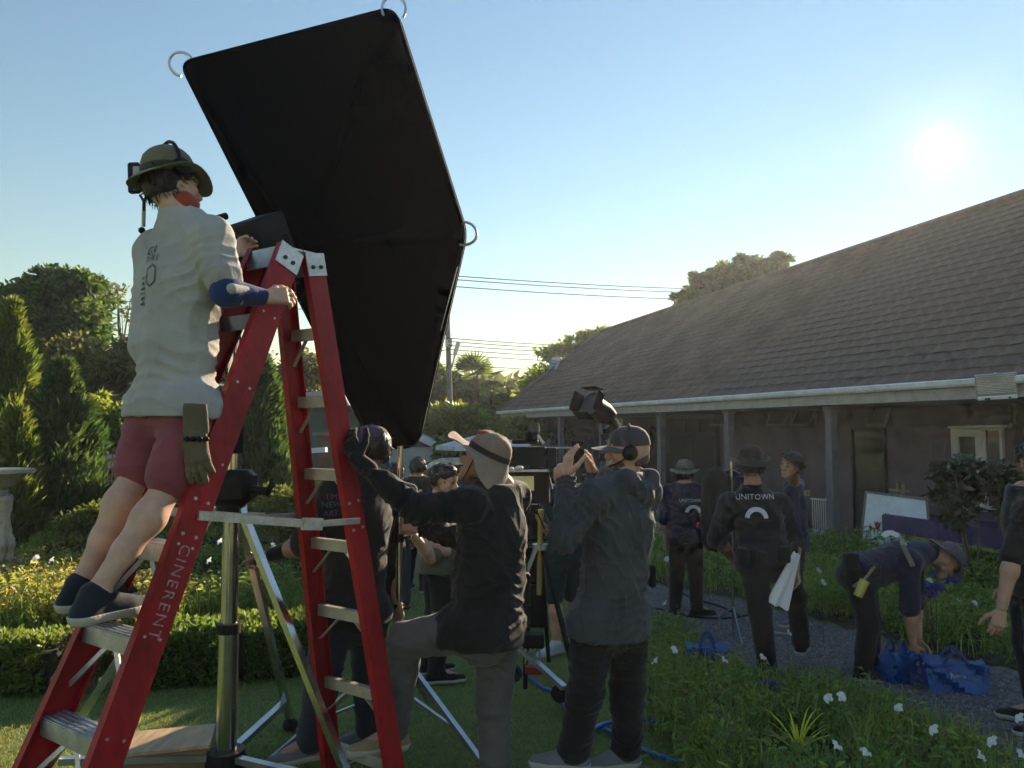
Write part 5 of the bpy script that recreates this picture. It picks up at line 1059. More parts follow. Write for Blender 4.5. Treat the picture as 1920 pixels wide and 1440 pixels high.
# 9 young man facing left
J = stand(G(1500, 1192) + Vector((0, .1, 0)), 1.68, math.radians(-62)); J['elR'] = J['elR'] + Vector((.05, 0, 0)); J['head'] = P(1484, 872, 7.12); J['face'] = Vector((-.85, -.45, -.1)); J['wrL'] = P(1470, 1025, 6.8)
b9 = person('bareheaded crewman in navy shirt facing left by the slatted chair', J, (m_navy, .98), m_dkpant, m_shoeg, SKIN, .010, 1.0, sleeve=1, short=1.97, hem=.08, hair=m_hair)
V, F = text_tris('02', .07); decal(b9['shirt'], V, F, P(1513, 925, 6.9), Vector((.95, .3, 0)), Vector((0, 0, 1)), m_gold, 'print')
V, F = sdf([prim(b9['nk'] + Vector((-.02, -.02, .01)), b9['nk'] + Vector((.04, .0, .015)), .062, .060)], .008, .02); np_mesh('patterned_collar', V, F, mat('collar', (.3, .3, .34), .8, vscale=60, col2=(.04, .04, .08)), b9['t'], True)
# 10 man bending over the bags
J = dict(f=Vector((.95, -.25, 0)), face=Vector((.55, -.1, -.8)), hup=Vector((.8, -.1, .55)), head=P(1772, 1052, 5.95), neck=P(1738, 1036, 5.95), shL=P(1712, 1034, 6.12), shR=P(1706, 1052, 5.78), elL=P(1716, 1130, 6.15), elR=P(1706, 1140, 5.72), wrL=P(1722, 1195, 6.1), wrR=P(1712, 1205, 5.78), hipL=P(1612, 1072, 6.04), hipR=P(1608, 1078, 5.84), knL=P(1632, 1165, 6.08), knR=P(1628, 1172, 5.82), anL=P(1632, 1242, 6.1), anR=P(1618, 1256, 5.84), toeL=P(1675, 1258, 6.06), toeR=P(1662, 1276, 5.80))
b10 = person('man in navy shirt and bucket hat bending down over the blue bags', J, (m_navy, 1.0), m_dkpant, m_shoek, SKIN, .010, 1.06, sleeve=1.6, short=1.97, hem=.03, loose=.022, wr=dict(L=dict(curl=.6), R=dict(curl=.6)), flat=False)
boonie(b10, fab('mauve_hat', (.12, .10, .13)), None, .155, .0, lift=.045)
V, F = ring2(.05, .09, -.6, 2.4, 16); decal(b10['shirt'], V, [f_[::-1] for f_ in F], P(1672, 1016, 5.92), nv(Vector((1, 0, .12))), nv(Vector((-.1, .35, .85))), m_print, 'print')
m_strp = fab('khaki_strap', (.20, .17, .12)); b = MB(); b.tube([P(1690, 1010, 5.95), P(1694, 1024, 5.70), P(1712, 1062, 5.62)], .018, 6); b.build('harness_strap', m_strp, b10['t'], True); b = MB(); b.tube([P(1640, 1062, 5.70), P(1622, 1085, 5.66), P(1600, 1100, 5.70)], .012, 6); b.build('hip_strap', m_strp, b10['t'], True)
b = MB(); b.cyl(P(1622, 1088, 5.66), P(1608, 1118, 5.66), .035, .032); b.build('drink_bottle', mat('yellow_bottle', (.45, .42, .08), .3), b10['t'], True)
# 11 man cut by the right edge
J = stand(Vector((P(1943, 900, 4.6).x, 4.65, gz(0, 4.65))), 1.70, math.radians(-75)); J['face'] = Vector((-.75, -.6, -.35)); J['head'] = P(1943, 862, 4.6); J['neck'] = P(1958, 925, 4.66); J['elL'] = P(1900, 1040, 4.50); J['wrL'] = P(1878, 1140, 4.46); J['shL'] = P(1930, 958, 4.52)
b11 = person('man in black T-shirt looking down at the right picture edge', J, (m_blk2, 1.0), m_dkpant, m_shoek, SKIN, .009, 1.05, sleeve=1, short=1.97, hem=.10, hair=m_hair)
# 12 far figures by the umbrella
J = stand(G(778, 1060) if False else Vector((P(783, 900, 9.5).x, 9.5, gz(0, 9.5))), 1.62, math.radians(20)); b12 = person('distant crew member in black with headphones beside the white car', J, (m_blk2, 1.0), m_dkpant, m_shoek, SKIN, .014, 1.0, sleeve=1, short=1.97, hair=m_hair)
headset(b12, m_black, False)
J = stand(Vector((P(742, 900, 8.6).x, 8.6, gz(0, 8.6))), 1.60, math.radians(-15)); person('distant crew member in grey shirt behind the chrome pole', J, (m_char, 1.0), m_jean, m_shoek, SKIN, .014, 1.0, sleeve=1, short=1.97, hair=m_hair)

# belts and pouches of the crew
def pouch(pb, pts, m=None):
    for p, sz_ in pts: b = MB(); b.box(p, sz_, frame((1, .1, 0)), .012); b.build('belt_pouch', m or m_blk2, pb['t'], True)
pouch(b8, [(P(1392, 1042, 5.66), (.09, .06, .11)), (P(1428, 1046, 5.62), (.07, .05, .09)), (P(1468, 1040, 5.66), (.10, .06, .12)), (P(1490, 1036, 5.75), (.05, .05, .15))])
pouch(b7, [(P(1282, 1010, 8.0), (.08, .05, .10)), (P(1322, 1000, 7.95), (.07, .05, .13))]); pouch(b10, [(P(1596, 1052, 5.74), (.10, .07, .12)), (P(1640, 1070, 5.72), (.08, .05, .10))])
pouch(b3, [(P(1222, 1080, 4.22), (.04, .06, .12))])
for pb, c_ in ((b8, m_gold), (b7, m_gold)):
    b = MB(); b.tube([pb['nk'] + Vector((.062 * math.cos(a_), .062 * math.sin(a_), .02)) for a_ in [2 * math.pi * k / 16 for k in range(17)]], .007, 5, False); b.build('lanyard', mat('lanyard', (.16, .11, .03), .7), pb['t'], True)

# ================================================================== LADDER
m_redf = mat('red_fibreglass', (0.34, 0.012, 0.02), 0.45, var=0.2, vscale=5, bump=.15, bscale=140, spots=.28, stretch=(1, 1, .5), spec=.3)
m_alu = mat('aluminium', (0.55, 0.56, 0.57), 0.42, 0.75, var=0.12, vscale=14, bump=.15, bscale=120, spots=.15)
m_alub = mat('beige_aluminium', (0.46, 0.43, 0.36), 0.5, 0.4, var=0.1, vscale=12, spots=.15)
m_chrome = mat('chrome_tube', (0.62, 0.61, 0.58), 0.16, 1.0, var=0.06, vscale=10)
m_steel = mat('galvanised', (0.42, 0.45, 0.50), 0.35, 0.95, var=0.1)
m_bolt = mat('dark_bolt', (0.05, 0.05, 0.05), .4, .8)
LTx, LTy, LYAW, La, Lb, Lw0, Lw1, LH, Lg = -1.0, 3.363, .966, 1.131, .525, .232, .494, 2.518, .008
le = Vector((math.cos(LYAW), math.sin(LYAW), 0)); ln_ = Vector((math.sin(LYAW), -math.cos(LYAW), 0)); LT = Vector((LTx, LTy, 0))
def lrail(front, near):
    sg = 1 if near else -1; top = LT + ln_ * sg * Lw0 / 2 + le * (-.06 if front else .06) + Vector((0, 0, LH)); bot = LT + ln_ * sg * (Lw1 if front else Lw1 - Lg) / 2 + le * (-La if front else Lb); return top, bot
def rail_at(front, near, y):
    A, B = lrail(front, near); lo_, hi_ = 0.0, 1.0
    for _ in range(40):
        m_ = (lo_ + hi_) / 2
        if proj(A.lerp(B, m_))[1] < y: lo_ = m_
        else: hi_ = m_
    return A.lerp(B, lo_)
def at_z(front, near, z): A, B = lrail(front, near); return A.lerp(B, (A.z - z) / (A.z - B.z))
lad = thing('step_ladder', 'tall red fibreglass step ladder with aluminium treads on the lawn', 'ladder', LT)
RW = {True: .118, False: .100}
for front in (True, False):
    for near in (True, False):
        A, B = lrail(front, near); ax = nv(B - A); inn = -ln_ if near else ln_; inn = nv(inn - ax * inn.dot(ax)); ev = nv(ax.cross(inn)); hw = RW[front] / 2; fl_ = .034; th = .006
        prof = [(-hw, 0), (hw, 0), (hw, fl_), (hw - th, fl_), (hw - th, th), (-hw + th, th), (-hw + th, fl_), (-hw, fl_)]
        b = MB(); n = len(prof); vs_ = [q + ev * x + inn * y_ for q in (A, B) for x, y_ in prof]; b.add(vs_, [(i, (i + 1) % n, n + (i + 1) % n, n + i) for i in range(n)] + [(0, 1, 4, 5), (1, 2, 3, 4), (0, 5, 6, 7), (n, n + 5, n + 4, n + 1)])
        ro = b.build('rail', m_redf, lad)
        out = -inn; fb = MB(); fb.box(B + Vector((0, 0, .02)), (.14, .05, .05), frame(ev, (0, 0, 1)), .008); fb.build('foot', m_black, ro)
        if near:
            # cap plate and bolts on the outer face
            pl = MB(); p0 = A + ax * .045 + out * .003; pl.box(p0, (.10, hw * 2 + .004, .005), frame(ax, out)); cp = pl.build('cap_plate', m_alu, ro)
            for e in (-.022, .022): q = MB(); q.cyl(p0 + ev * e + ax * .012 + out * .001, p0 + ev * e + ax * .012 + out * .010, .010, .008, 8); q.build('bolt', m_bolt, ro)
# top cap bars
for front in (True, False):
    A, _ = lrail(front, True); Bf, _ = lrail(front, False); b = MB(); sgn = -1 if front else 1
    b.bar(A + Vector((0, 0, .004)), Bf + Vector((0, 0, .004)), .11, .008); b.bar(A + le * sgn * .055 + Vector((0, 0, -.035)), Bf + le * sgn * .055 + Vector((0, 0, -.035)), .006, .08); b.build('top_cap', m_alu, lad)
# treads
z1, z0 = rail_at(True, True, 1197).z, rail_at(True, True, 1388).z; dzs = z1 - z0
k = 0; z = z0 - dzs
while z < LH - .25:
    if z > .1:
        a, c = at_z(True, True, z), at_z(True, False, z); sh_ = -ln_ * .008; tr_ = MB(); a2, c2 = a + sh_, c - sh_
        tr_.bar(a2, c2, .086, .006); b = MB(); tr = tr_.build('tread', m_alu, lad)
        b = MB(); b.bar(a2 - le * .045 + Vector((0, 0, -.03)), c2 - le * .045 + Vector((0, 0, -.03)), .004, .058); b.build('tread_lip', m_alu, tr)
        b = MB(); b.bar(a2 + le * .044 + Vector((0, 0, -.02)), c2 + le * .044 + Vector((0, 0, -.02)), .004, .036); b.build('tread_lip', m_alu, tr)
        for e in range(4): b = MB(); b.bar(a2 + le * (-.03 + e * .02) + Vector((0, 0, .0045)), c2 + le * (-.03 + e * .02) + Vector((0, 0, .0045)), .006, .003); b.build('grip_rib', m_alu, tr)
        if z < LH * .6:
            for q0, q1 in ((a2, c2), (c2, a2)):
                b = MB(); low = at_z(True, q0 == a2, z - .20); b.bar(q0.lerp(q1, .42) - le * .035 + Vector((0, 0, -.055)), low - le * .0 + (-ln_ if q0 == a2 else ln_) * .02, .006, .022, ln_); b.build('brace', m_alu, lad)
    z += dzs; k += 1
for i, y in enumerate((622, 752, 893, 1031, 1166, 1313, 1448)):
    z = rail_at(False, True, y).z; a, c = at_z(False, True, z), at_z(False, False, z); off = le * .03; b = MB(); b.bar(a + off - ln_ * .01, c + off + ln_ * .01, .03, .052); br = b.build('rear_rung', m_alub, lad)
    for q0, q1, nr_ in ((a, c, True), (c, a, False)):
        low = at_z(False, nr_, max(.05, z - .14)); b = MB(); b.bar(q0.lerp(q1, .36) + off + Vector((0, 0, -.026)), low + le * .01 + (-ln_ if nr_ else ln_) * .015, .005, .018, le); b.build('brace', m_alub, lad)
# spreaders with rivets
for near in (True, False):
    zf = rail_at(True, True, 966).z; a = at_z(True, near, zf); c = at_z(False, near, rail_at(False, True, 976).z); sg = 1 if near else -1; o_ = ln_ * sg * .014; m_ = a.lerp(c, .66) + Vector((0, 0, -.02)); b = MB()
    b.bar(a + o_, m_ + o_, .010, .034); b.bar(m_ + o_ * 1.6, c + o_ * 1.2, .010, .026); b.build('spreader', m_alu, lad)
    b = MB(); b.box(m_ + o_ * 1.3, (.10, .02, .05), frame(c - a)); b.build('hinge', m_alu, lad)
for front, near, zl in ((True, True, (-.07, .05)), (False, True, (-.06, .06))):
    A, B = lrail(front, near); ax = nv(B - A); ev = nv(ax.cross(-ln_))
    zc = rail_at(front, True, 966).z
    for dz in zl:
        for e in (-.028, .028): p = at_z(front, near, zc + dz) + ev * e; q = MB(); q.cyl(p, p + ln_ * .006, .008, .006, 8); q.build('rivet', m_alu, lad)
for z in [z0 + dzs * i for i in range(-1, 6)]:
    A, B = lrail(True, True); ax = nv(B - A); ev = nv(ax.cross(-ln_))
    for e in (-.03, .03): p = at_z(True, True, z) + ev * e; q = MB(); q.cyl(p, p + ln_ * .005, .006, .005, 8); q.build('rivet', m_alu, lad)
# lettering on the near front rail, reading downwards
A, B = lrail(True, True); ax = nv(B - A); yd = nv(ax.cross(ln_)); yd = yd if yd.dot(le) > 0 else -yd; V, F = text_tris('CINERENT', .062, 1.22); ctr = rail_at(True, True, 1108) + ln_ * .0025
me = bpy.data.meshes.new('lettering'); me.from_pydata([tuple(ctr + ax * v[0] * 0.98 + yd * v[1]) for v in V], [], F); me.materials.append(mat('faded_lettering', (.42, .26, .25), .6, var=.35, vscale=90)); link('lettering', me, lad)

# ================================================================== LAMP STAND, LAMP AND SOFTBOX
SC = Vector((P(435, 900, 3.9).x, 3.9, 0)); st = thing('crank_stand', 'heavy chrome crank stand with wide legs on the lawn', 'lamp stand', SC)
def colp(y, dx=0): return P(437 + dx, y, 3.9)
def vert(z): return Vector((SC.x, SC.y, z))
z_at = lambda y: P(437, y, 3.9).z
def tube_part(nm, a, b, r, m, par, n=16): q = MB(); q.cyl(a, b, r, r, n); return q.build(nm, m, par, True)
tube_part('lower_tube', vert(.06), vert(z_at(1178)), .050, m_chrome, st); tube_part('upper_tube', vert(z_at(1180)), vert(z_at(845)), .040, m_chrome, st)
tube_part('collar', vert(z_at(1186)), vert(z_at(1168)), .058, m_black, st); tube_part('socket', vert(z_at(850)), vert(z_at(795)), .052, m_black, st); tube_part('top_tube', vert(z_at(800)), vert(z_at(560)), .030, m_chrome, st)
b = MB(); hub = vert(z_at(912)); b.box(hub + Vector((.02, -.03, 0)), (.20, .16, .17), None, .03); cb_ = b.build('crank_box', m_black, st, True)
b = MB(); b.cyl(hub + Vector((.12, -.06, -.01)), hub + Vector((.21, -.08, -.02)), .022, .020); b.cyl(hub + Vector((.2, -.08, -.03)), hub + Vector((.24, -.12, .02)), .016); b.build('crank_handle', m_black, cb_, True)
b = MB(); b.cyl(vert(z_at(965)), vert(z_at(940)), .075); b.build('leg_hub', m_black, st, True)
FEET = (Vector((-.63, 3.42, 0)), Vector((-1.30, 4.62, gz(0, 4.62))), Vector((-2.24, 3.70, 0)))
for ft in FEET:
    d = nv(Vector((ft.x - SC.x, ft.y - SC.y, 0))); top = vert(z_at(952)) + d * .07; q = MB(); q.bar(top, ft + Vector((0, 0, .06)), .035, .035); lg = q.build('leg', m_chrome, st)
    q = MB(); q.bar(vert(.14) + d * .05, top.lerp(ft, .86), .04, .03); q.build('brace', m_steel, st)
    q = MB(); q.ell(ft + Vector((0, 0, .04)), (.045, .045, .04)); q.build('castor', m_black, lg, True)
b = MB(); b.cyl(vert(.09), vert(.17), .10, .09, 14); b.build('base_hub', m_black, st, True)
# lamp head: body, reflector cage, yoke
LC = P(500, 452, 3.9); lamp = thing('film_lamp', 'black film lamp head with cage and cables beside the ladder top', 'lamp', P(470, 560, 3.9)); axl = nv(P(640, 400, 4.5) - P(455, 470, 3.9)); R = frame(axl)
b = MB(); b.box(P(492, 448, 3.9), (.24, .20, .22), R, .02); b.build('housing', m_black, lamp, True)
b = MB(); b.box(P(458, 462, 3.88), (.10, .15, .17), R, .015); b.build('rear_unit', m_black, lamp, True)
for k in range(5):
    b = MB(); q = P(432 + k * 3, 437 + k * 12, 3.86); b.tube([q, q + R @ Vector((-.03, -.05, .0)), q + R @ Vector((-.02, -.10, -.02)), q + R @ Vector((.04, -.12, -.02))], .005, 5); b.build('cage_wire', m_black, lamp)
for o_ in (0, .035): b = MB(); b.tube([P(424 + o_ * 400, 435, 3.85), P(428 + o_ * 400, 462, 3.84), P(446 + o_ * 300, 498, 3.84)], .006, 5); b.build('cage_hoop', m_black, lamp)
b = MB(); b.cyl(P(400, 412, 3.8), P(424, 405, 3.86), .018, .018); b.build('tilt_handle', m_black, lamp, True)
b = MB(); y0 = P(498, 452, 3.9); b.tube([y0 + R @ Vector((0, .15, .02)), y0 + R @ Vector((.0, .15, -.20)), vert(z_at(570))], .018, 8); b.tube([y0 + R @ Vector((0, -.15, .02)), y0 + R @ Vector((.0, -.15, -.20)), vert(z_at(570))], .018, 8); b.build('yoke', m_black, lamp, True)
# softbox
m_soft = mat('softbox_black', (0.003, 0.0035, 0.005), .9, var=.02, vscale=3, spec=0.0); m_diff = mat('diffusion_white', (.7, .7, .68), .8, ttrans=.4)
sb = thing('softbox', 'huge black softbox tilted against the sky behind the ladder', 'softbox', P(700, 838, 4.5)); apex = [P(545, 440, 4.02), P(585, 425, 4.08), P(600, 480, 4.10), P(562, 500, 4.05)]
corn = [P(338, 118, 4.55), P(738, 14, 4.42), P(872, 438, 4.50), P(782, 836, 4.62), P(702, 842, 4.72)]
def rounded(c, rad=.085, n=6):
    out = []; L = len(c)
    for i in range(L):
        a, p, d = c[i - 1], c[i], c[(i + 1) % L]; u, v = nv(a - p) * rad, nv(d - p) * rad
        for k in range(n + 1): t = k / n; out.append((p + u) * (1 - t) ** 2 + p * 2 * t * (1 - t) + (p + v) * t * t)
    return out
rim = rounded(corn); nr = len(rim); cen = sum(corn, Vector()) / 5; apc = sum(apex, Vector()) / 4; rings = []
for k in range(9):
    t = k / 8; rg_ = []
    for i, p in enumerate(rim):
        q = apc + (p - apc) * (.10 + .90 * t); bul = math.sin(t * math.pi) * .07; edge = (i % 7) / 6.0; q = q + nv(q - (cen * .5 + apc * .5)) * 0 - nv(cen - apc) * bul * (1 - .6 * abs(edge - .5) * 2)
        rg_.append(q)
    rings.append(rg_)
ax_s = nv(cen - apc); rings.append([p + ax_s * .05 + (cen - p) * .004 for p in rim]); b = MB(); vs_ = [p for r_ in rings for p in r_]
b.add(vs_, [(i * nr + j, i * nr + (j + 1) % nr, (i + 1) * nr + (j + 1) % nr, (i + 1) * nr + j) for i in range(len(rings) - 1) for j in range(nr)] + [tuple(range(nr))]); b.build('fabric_shell', m_soft, sb, True)
b = MB(); b.add([p + ax_s * .03 for p in rim] + [cen + ax_s * .03], [(j, (j + 1) % nr, nr) for j in range(nr)]); b.build('diffuser', m_diff, sb)
b = MB(); b.tube(rim + [rim[0]], .012, 6, False); b.build('edge_piping', m_soft, sb, True)
for i, (c, o_) in enumerate(((corn[0], P(326, 105, 4.55)), (corn[1], P(738, -6, 4.42)), (corn[2], P(890, 440, 4.5)))):
    d = nv(o_ - c) if i != 1 else nv(Vector((-.12, 0, 1))); s_ = nv(d.cross(Vector((0, 1, 0)))); rr = .07; ccen = c + d * -.01; b = MB(); b.tube([ccen + (d * math.cos(a_) * 1.15 + s_ * math.sin(a_)) * rr for a_ in [math.radians(-135 + 270 * k / 14) for k in range(15)]], .0085, 6); b.build('rod_loop', m_steel, sb, True)
b = MB(); b.tube([P(858, 500, 4.5), P(842, 560, 4.5), P(826, 622, 4.55), P(822, 632, 4.56)], .003, 4); b.build('tie_cord', m_frame, sb)
# small handset on a thin rod beyond the climber's hat
hs_ = thing('lamp_handset', 'small dark boxy device on a thin rod left of the olive hat', 'device', P(268, 440, 3.55)); b = MB(); b.box(P(252, 334, 3.5), (.055, .03, .145), frame((1, 0, .05)), .008); b.build('case', m_black, hs_); b = MB(); b.box(P(256, 334, 3.48), (.03, .006, .11), frame((1, 0, .05))); b.build('screen', mat('pale_screen', (.30, .32, .34), .3), hs_)
b = MB(); b.cyl(P(270, 372, 3.52), P(269, 425, 3.56), .009); b.build('rod', m_steel, hs_, True); b = MB(); b.ell(P(266, 432, 3.55), (.016, .016, .016)); b.build('knob', m_black, hs_, True)
b = MB(); b.tube([P(262, 365, 3.5), P(270, 378, 3.51), P(270, 395, 3.53)], .006, 5); b.build('arm', m_black, hs_)

# second stand carrying the softbox corner
s2 = Vector((P(750, 900, 4.35).x, 4.35, gz(0, 4.35))); st2 = thing('light_stand', 'slim chrome stand under the softbox corner', 'lamp stand', s2); zz = lambda y: P(750, y, 4.35).z; v2 = lambda z: Vector((s2.x, s2.y, z))
tube_part('upper_tube', v2(zz(1010)), v2(zz(836)), .016, m_chrome, st2, 12); tube_part('middle_tube', v2(zz(1140)), v2(zz(1005)), .020, m_chrome, st2, 12); tube_part('lower_tube', v2(s2.z + .3), v2(zz(1135)), .024, m_steel, st2, 12)
for y in (1008, 1140): tube_part('collar', v2(zz(y + 8)), v2(zz(y - 8)), .03, m_black, st2, 12); q = MB(); q.bar(v2(zz(y)) + Vector((.025, -.01, 0)), v2(zz(y)) + Vector((.07, -.03, .01)), .012, .012); q.build('clamp_knob', m_black, st2)
for a_ in (-38, 82, 200):
    d = Vector((math.cos(math.radians(a_)), math.sin(math.radians(a_)), 0)); q = MB(); q.bar(v2(zz(1225)) + d * .03, v2(s2.z) + d * .72, .03, .022); q.build('leg', m_steel, st2); q = MB(); q.bar(v2(s2.z + .33), v2(zz(1225)).lerp(v2(s2.z) + d * .72, .6), .018, .010); q.build('brace', m_steel, st2)

# wooden apple box
ab_ = thing('apple_box', 'pale plywood apple box standing beside the ladder', 'box', P(300, 1440, 3.85)); m_ply = mat('plywood', (0.42, 0.29, 0.16), .55, var=.18, vscale=4, stretch=(8, 1.2, 1.2), bump=.1, bscale=30); m_plyk = mat('plywood_edge', (0.20, 0.13, 0.07), .6, var=.2, vscale=6, stretch=(1, 1, 9))
A_, B_ = PZ(405, 1356, .2), PZ(392, 1392, .2); xdir_ = nv(PZ(405, 1356, .2) - PZ(222, 1374, .2)); ydir_ = nv((A_ - B_) - xdir_ * (A_ - B_).dot(xdir_)); L_, D_ = .52, .29; cc = A_ - xdir_ * L_ / 2 - ydir_ * D_ / 2; R = Matrix((xdir_, ydir_, zup)).transposed()
b = MB(); b.box(Vector((cc.x, cc.y, .191)), (L_, D_, .018), R, .002); b.build('top_board', m_ply, ab_); b = MB(); b.box(Vector((cc.x, cc.y, .012)), (L_, D_, .018), R, .002); b.build('bottom_board', m_ply, ab_)
for e in (-1, 1):
    b = MB(); b.box(Vector((cc.x, cc.y, .102)) + ydir_ * e * (D_ / 2 - .010), (L_ - .002, .018, .158), R); b.build('side_board', m_plyk, ab_); b = MB(); b.box(Vector((cc.x, cc.y, .102)) + xdir_ * e * (L_ / 2 - .010), (.018, D_ - .042, .158), R); b.build('end_board', m_ply, ab_)

# ================================================================== CAMERA, MONITOR AND GRIP GEAR IN THE MIDDLE
mon = thing('director_monitor', 'black monitor showing a yellowish picture between two men', 'monitor', P(990, 960, 5.4)); R = frame(P(1030, 912, 5.35) - P(950, 912, 5.45)); pc = P(990, 914, 5.4)
b = MB(); b.box(pc, (.31, .05, .215), R, .008); b.build('housing', m_black, mon); b = MB(); b.box(pc - R @ Vector((.04, .028, -.03)), (.185, .004, .10), R); b.build('screen', mat('lit_screen', (.16, .15, .06), .4, vscale=7, col2=(.10, .11, .05), emit=.55), mon)
b = MB(); b.bar(pc + R @ Vector((-.15, 0, .115)), pc + R @ Vector((.15, 0, .115)), .07, .012); b.build('top_shelf', m_steel, mon)
b = MB(); b.ell(pc + R @ Vector((-.06, 0, .135)), (.03, .02, .018)); b.ell(pc + R @ Vector((-.12, 0, .13)), (.02, .02, .014)); b.build('cable_plugs', m_frame, mon)
b = MB(); b.cyl(pc + Vector((-.02, 0, -.1)), Vector((pc.x - .02, pc.y, gz(0, 5.4) + .05)), .016); b.build('pole', m_black, mon, True)
cmr = thing('cinema_camera', 'black cinema camera rig with matte box above the monitor', 'camera', P(1000, 885, 5.9)); pc = P(985, 858, 5.9); R = frame((.9, .4, 0))
for nm, o_, sz_ in (('camera_body', (0, 0, 0), (.28, .16, .17)), ('matte_box', (-.22, 0, .02), (.10, .22, .17)), ('battery', (.2, 0, 0), (.09, .11, .15)), ('top_handle', (0, 0, .12), (.22, .03, .03)), ('wireless_box', (.06, .02, .16), (.09, .06, .07)), ('base_plate', (0, 0, -.11), (.36, .12, .035))):
    b = MB(); b.box(pc + R @ Vector(o_), sz_, R, .008); b.build(nm, m_black, cmr)
b = MB(); b.cyl(pc + R @ Vector((.08, .02, .19)), pc + R @ Vector((.08, .02, .26)), .045, .045, 14); b.build('round_cap', m_char, cmr, True)
b = MB(); b.cyl(pc + R @ Vector((.1, 0, .07)), pc + R @ Vector((.42, 0, .07)), .009); b.build('support_rod', m_steel, cmr, True)
for k in range(34):
    b = MB(); q = pc + Vector((random.uniform(-.1, .6), random.uniform(-.15, .1), random.uniform(-.5, .02))); b.box(q, (random.uniform(.03, .08), .05, random.uniform(.03, .08)), frame((1, random.uniform(-.3, .3), random.uniform(-.2, .2))), .005); b.build('gear_module', m_black if k % 6 else m_metal, cmr)
for k in range(4):
    b = MB(); q = pc + Vector((random.uniform(.05, .5), -.15, -.1)); b.tube([q, q + Vector((.03, -.05, -.12)), q + Vector((-.02, -.03, -.28)), q + Vector((.04, .0, -.42))], .006, 5); b.build('cable', m_black, cmr)
tp = thing('camera_tripod', 'camera tripod with yellowish centre pole and shiny leg', 'tripod', G(1010, 1262)); q0 = P(1014, 945, 5.9); gr = Vector((q0.x, q0.y, gz(0, 5.9)))
b = MB(); b.cyl(P(1014, 955, 5.85), P(1011, 1115, 5.85), .022, .022); b.build('centre_pole', mat('brass_pole', (.34, .27, .10), .4, .6), tp, True); b = MB(); b.cyl(P(1013, 1030, 5.85), P(1013, 1020, 5.85), .06); b.build('spreader_hub', m_steel, tp, True)
for a_, m_ in ((200, m_steel), (-55, m_black), (80, m_black)): d = Vector((math.cos(math.radians(a_)), math.sin(math.radians(a_)), 0)); b = MB(); b.bar(P(1013, 1030, 5.85) + d * .04, gr + d * .45, .03, .025); b.build('leg', m_steel if a_ == 200 else m_black, tp)
b = MB(); b.cyl(P(985, 1090, 5.5), P(985, 1222, 5.5), .035); b.build('riser', m_black, tp, True)
dl = thing('camera_dolly', 'low wheeled dolly with red bar on the lawn', 'dolly', G(1000, 1275)); q = G(1000, 1270)
b = MB(); b.bar(P(985, 1255, 5.2), P(1022, 1256, 5.2), .07, .045); b.build('red_bar', mat('red_metal', (.25, .025, .03), .4), dl); b = MB(); b.bar(P(975, 1215, 5.25), P(1058, 1290, 4.9), .04, .03); b.build('outrigger', m_steel, dl)
b = MB(); b.box(P(1000, 1200, 5.25), (.14, .12, .09), None, .01); b.build('control_box', m_black, dl)
for px, py in ((962, 1262), (1050, 1300)): b = MB(); b.lathe([(.02, -.02), (.055, -.02), (.06, 0), (.055, .02), (.02, .02)], P(px, py, 5.05), (.4, .9, 0), 16); b.build('wheel', m_black, dl, True)
for k in range(4): b = MB(); b.cyl(P(985 + k * 9, 1215, 5.2), P(985 + k * 9, 1245, 5.2), .006); b.build('post', m_steel, dl)
fr_ = thing('fresnel_lamp', 'black lamp with barn doors tilted above the phone', 'lamp', G(1150, 1180)); lc = P(1122, 768, 6.2); dirl = nv(P(1100, 755, 6.0) - P(1150, 790, 6.2)); b = MB(); b.lathe([(.02, -.16), (.07, -.15), (.09, -.06), (.09, .06), (.105, .08), (.105, .10)], lc, dirl, 18); b.build('housing', m_black, fr_, True)
R = frame(dirl)
for y_, z_ in ((1, 0), (-1, 0), (0, 1), (0, -1)): b = MB(); o_ = Vector((.14, y_ * .12, z_ * .12)); b.box(lc + R @ o_, (.10, .16 if z_ else .006, .16 if y_ else .006), R @ Matrix.Rotation(math.radians(12) * (z_ or y_), 3, 'Y' if z_ else 'Z')); b.build('barn_door', m_black, fr_)
b = MB(); b.lathe([(.0, .095), (.095, .095), (.095, .10), (0, .105)], lc, dirl, 18); b.build('lens', mat('lens_glass', (.06, .065, .07), .2), fr_, True)
b = MB(); b.tube([lc - dirl * .05, P(1150, 800, 6.25), P(1158, 830, 6.3), Vector((P(1160, 830, 6.3).x, 6.3, gz(0, 6.3)))], .022, 8); b.build('stand_tube', m_black, fr_, True)
for k in range(5): b = MB(); b.box(P(1138 + random.uniform(-14, 20), 800 + random.uniform(-8, 30), 6.2), (.06, .05, .05), frame((1, random.random(), random.random())), .006); b.build('clamp', m_black, fr_)
ff_ = thing('folding_rack', 'crossed pale rods and dark blue flap beside the umbrella', 'rack', Vector((P(985, 900, 9).x, 9.0, gz(0, 9)))); g9 = gz(0, 9)
for a, c in ((P(1001, 812, 9), P(972, 865, 9)), (P(1008, 815, 9), P(1020, 832, 9))): b = MB(); b.bar(a, c, .02, .03); b.build('rod', m_frame, ff_)
for px in (972, 1030): b = MB(); b.bar(P(px, 865, 9), Vector((P(px, 865, 9).x, 9.0, g9)), .03, .03); b.build('leg', m_black, ff_)
b = MB(); b.prism([P(998, 846, 9), P(1034, 822, 9), P(1030, 836, 9), P(1002, 852, 9)], (0, .03, 0)); b.build('flap', mat('dark_blue_flap', (.03, .05, .10), .5), ff_)
cs = thing('equipment_case', 'black equipment cart stacked behind the bucket hat', 'cart', Vector((P(950, 900, 8).x, 8, gz(0, 8))))
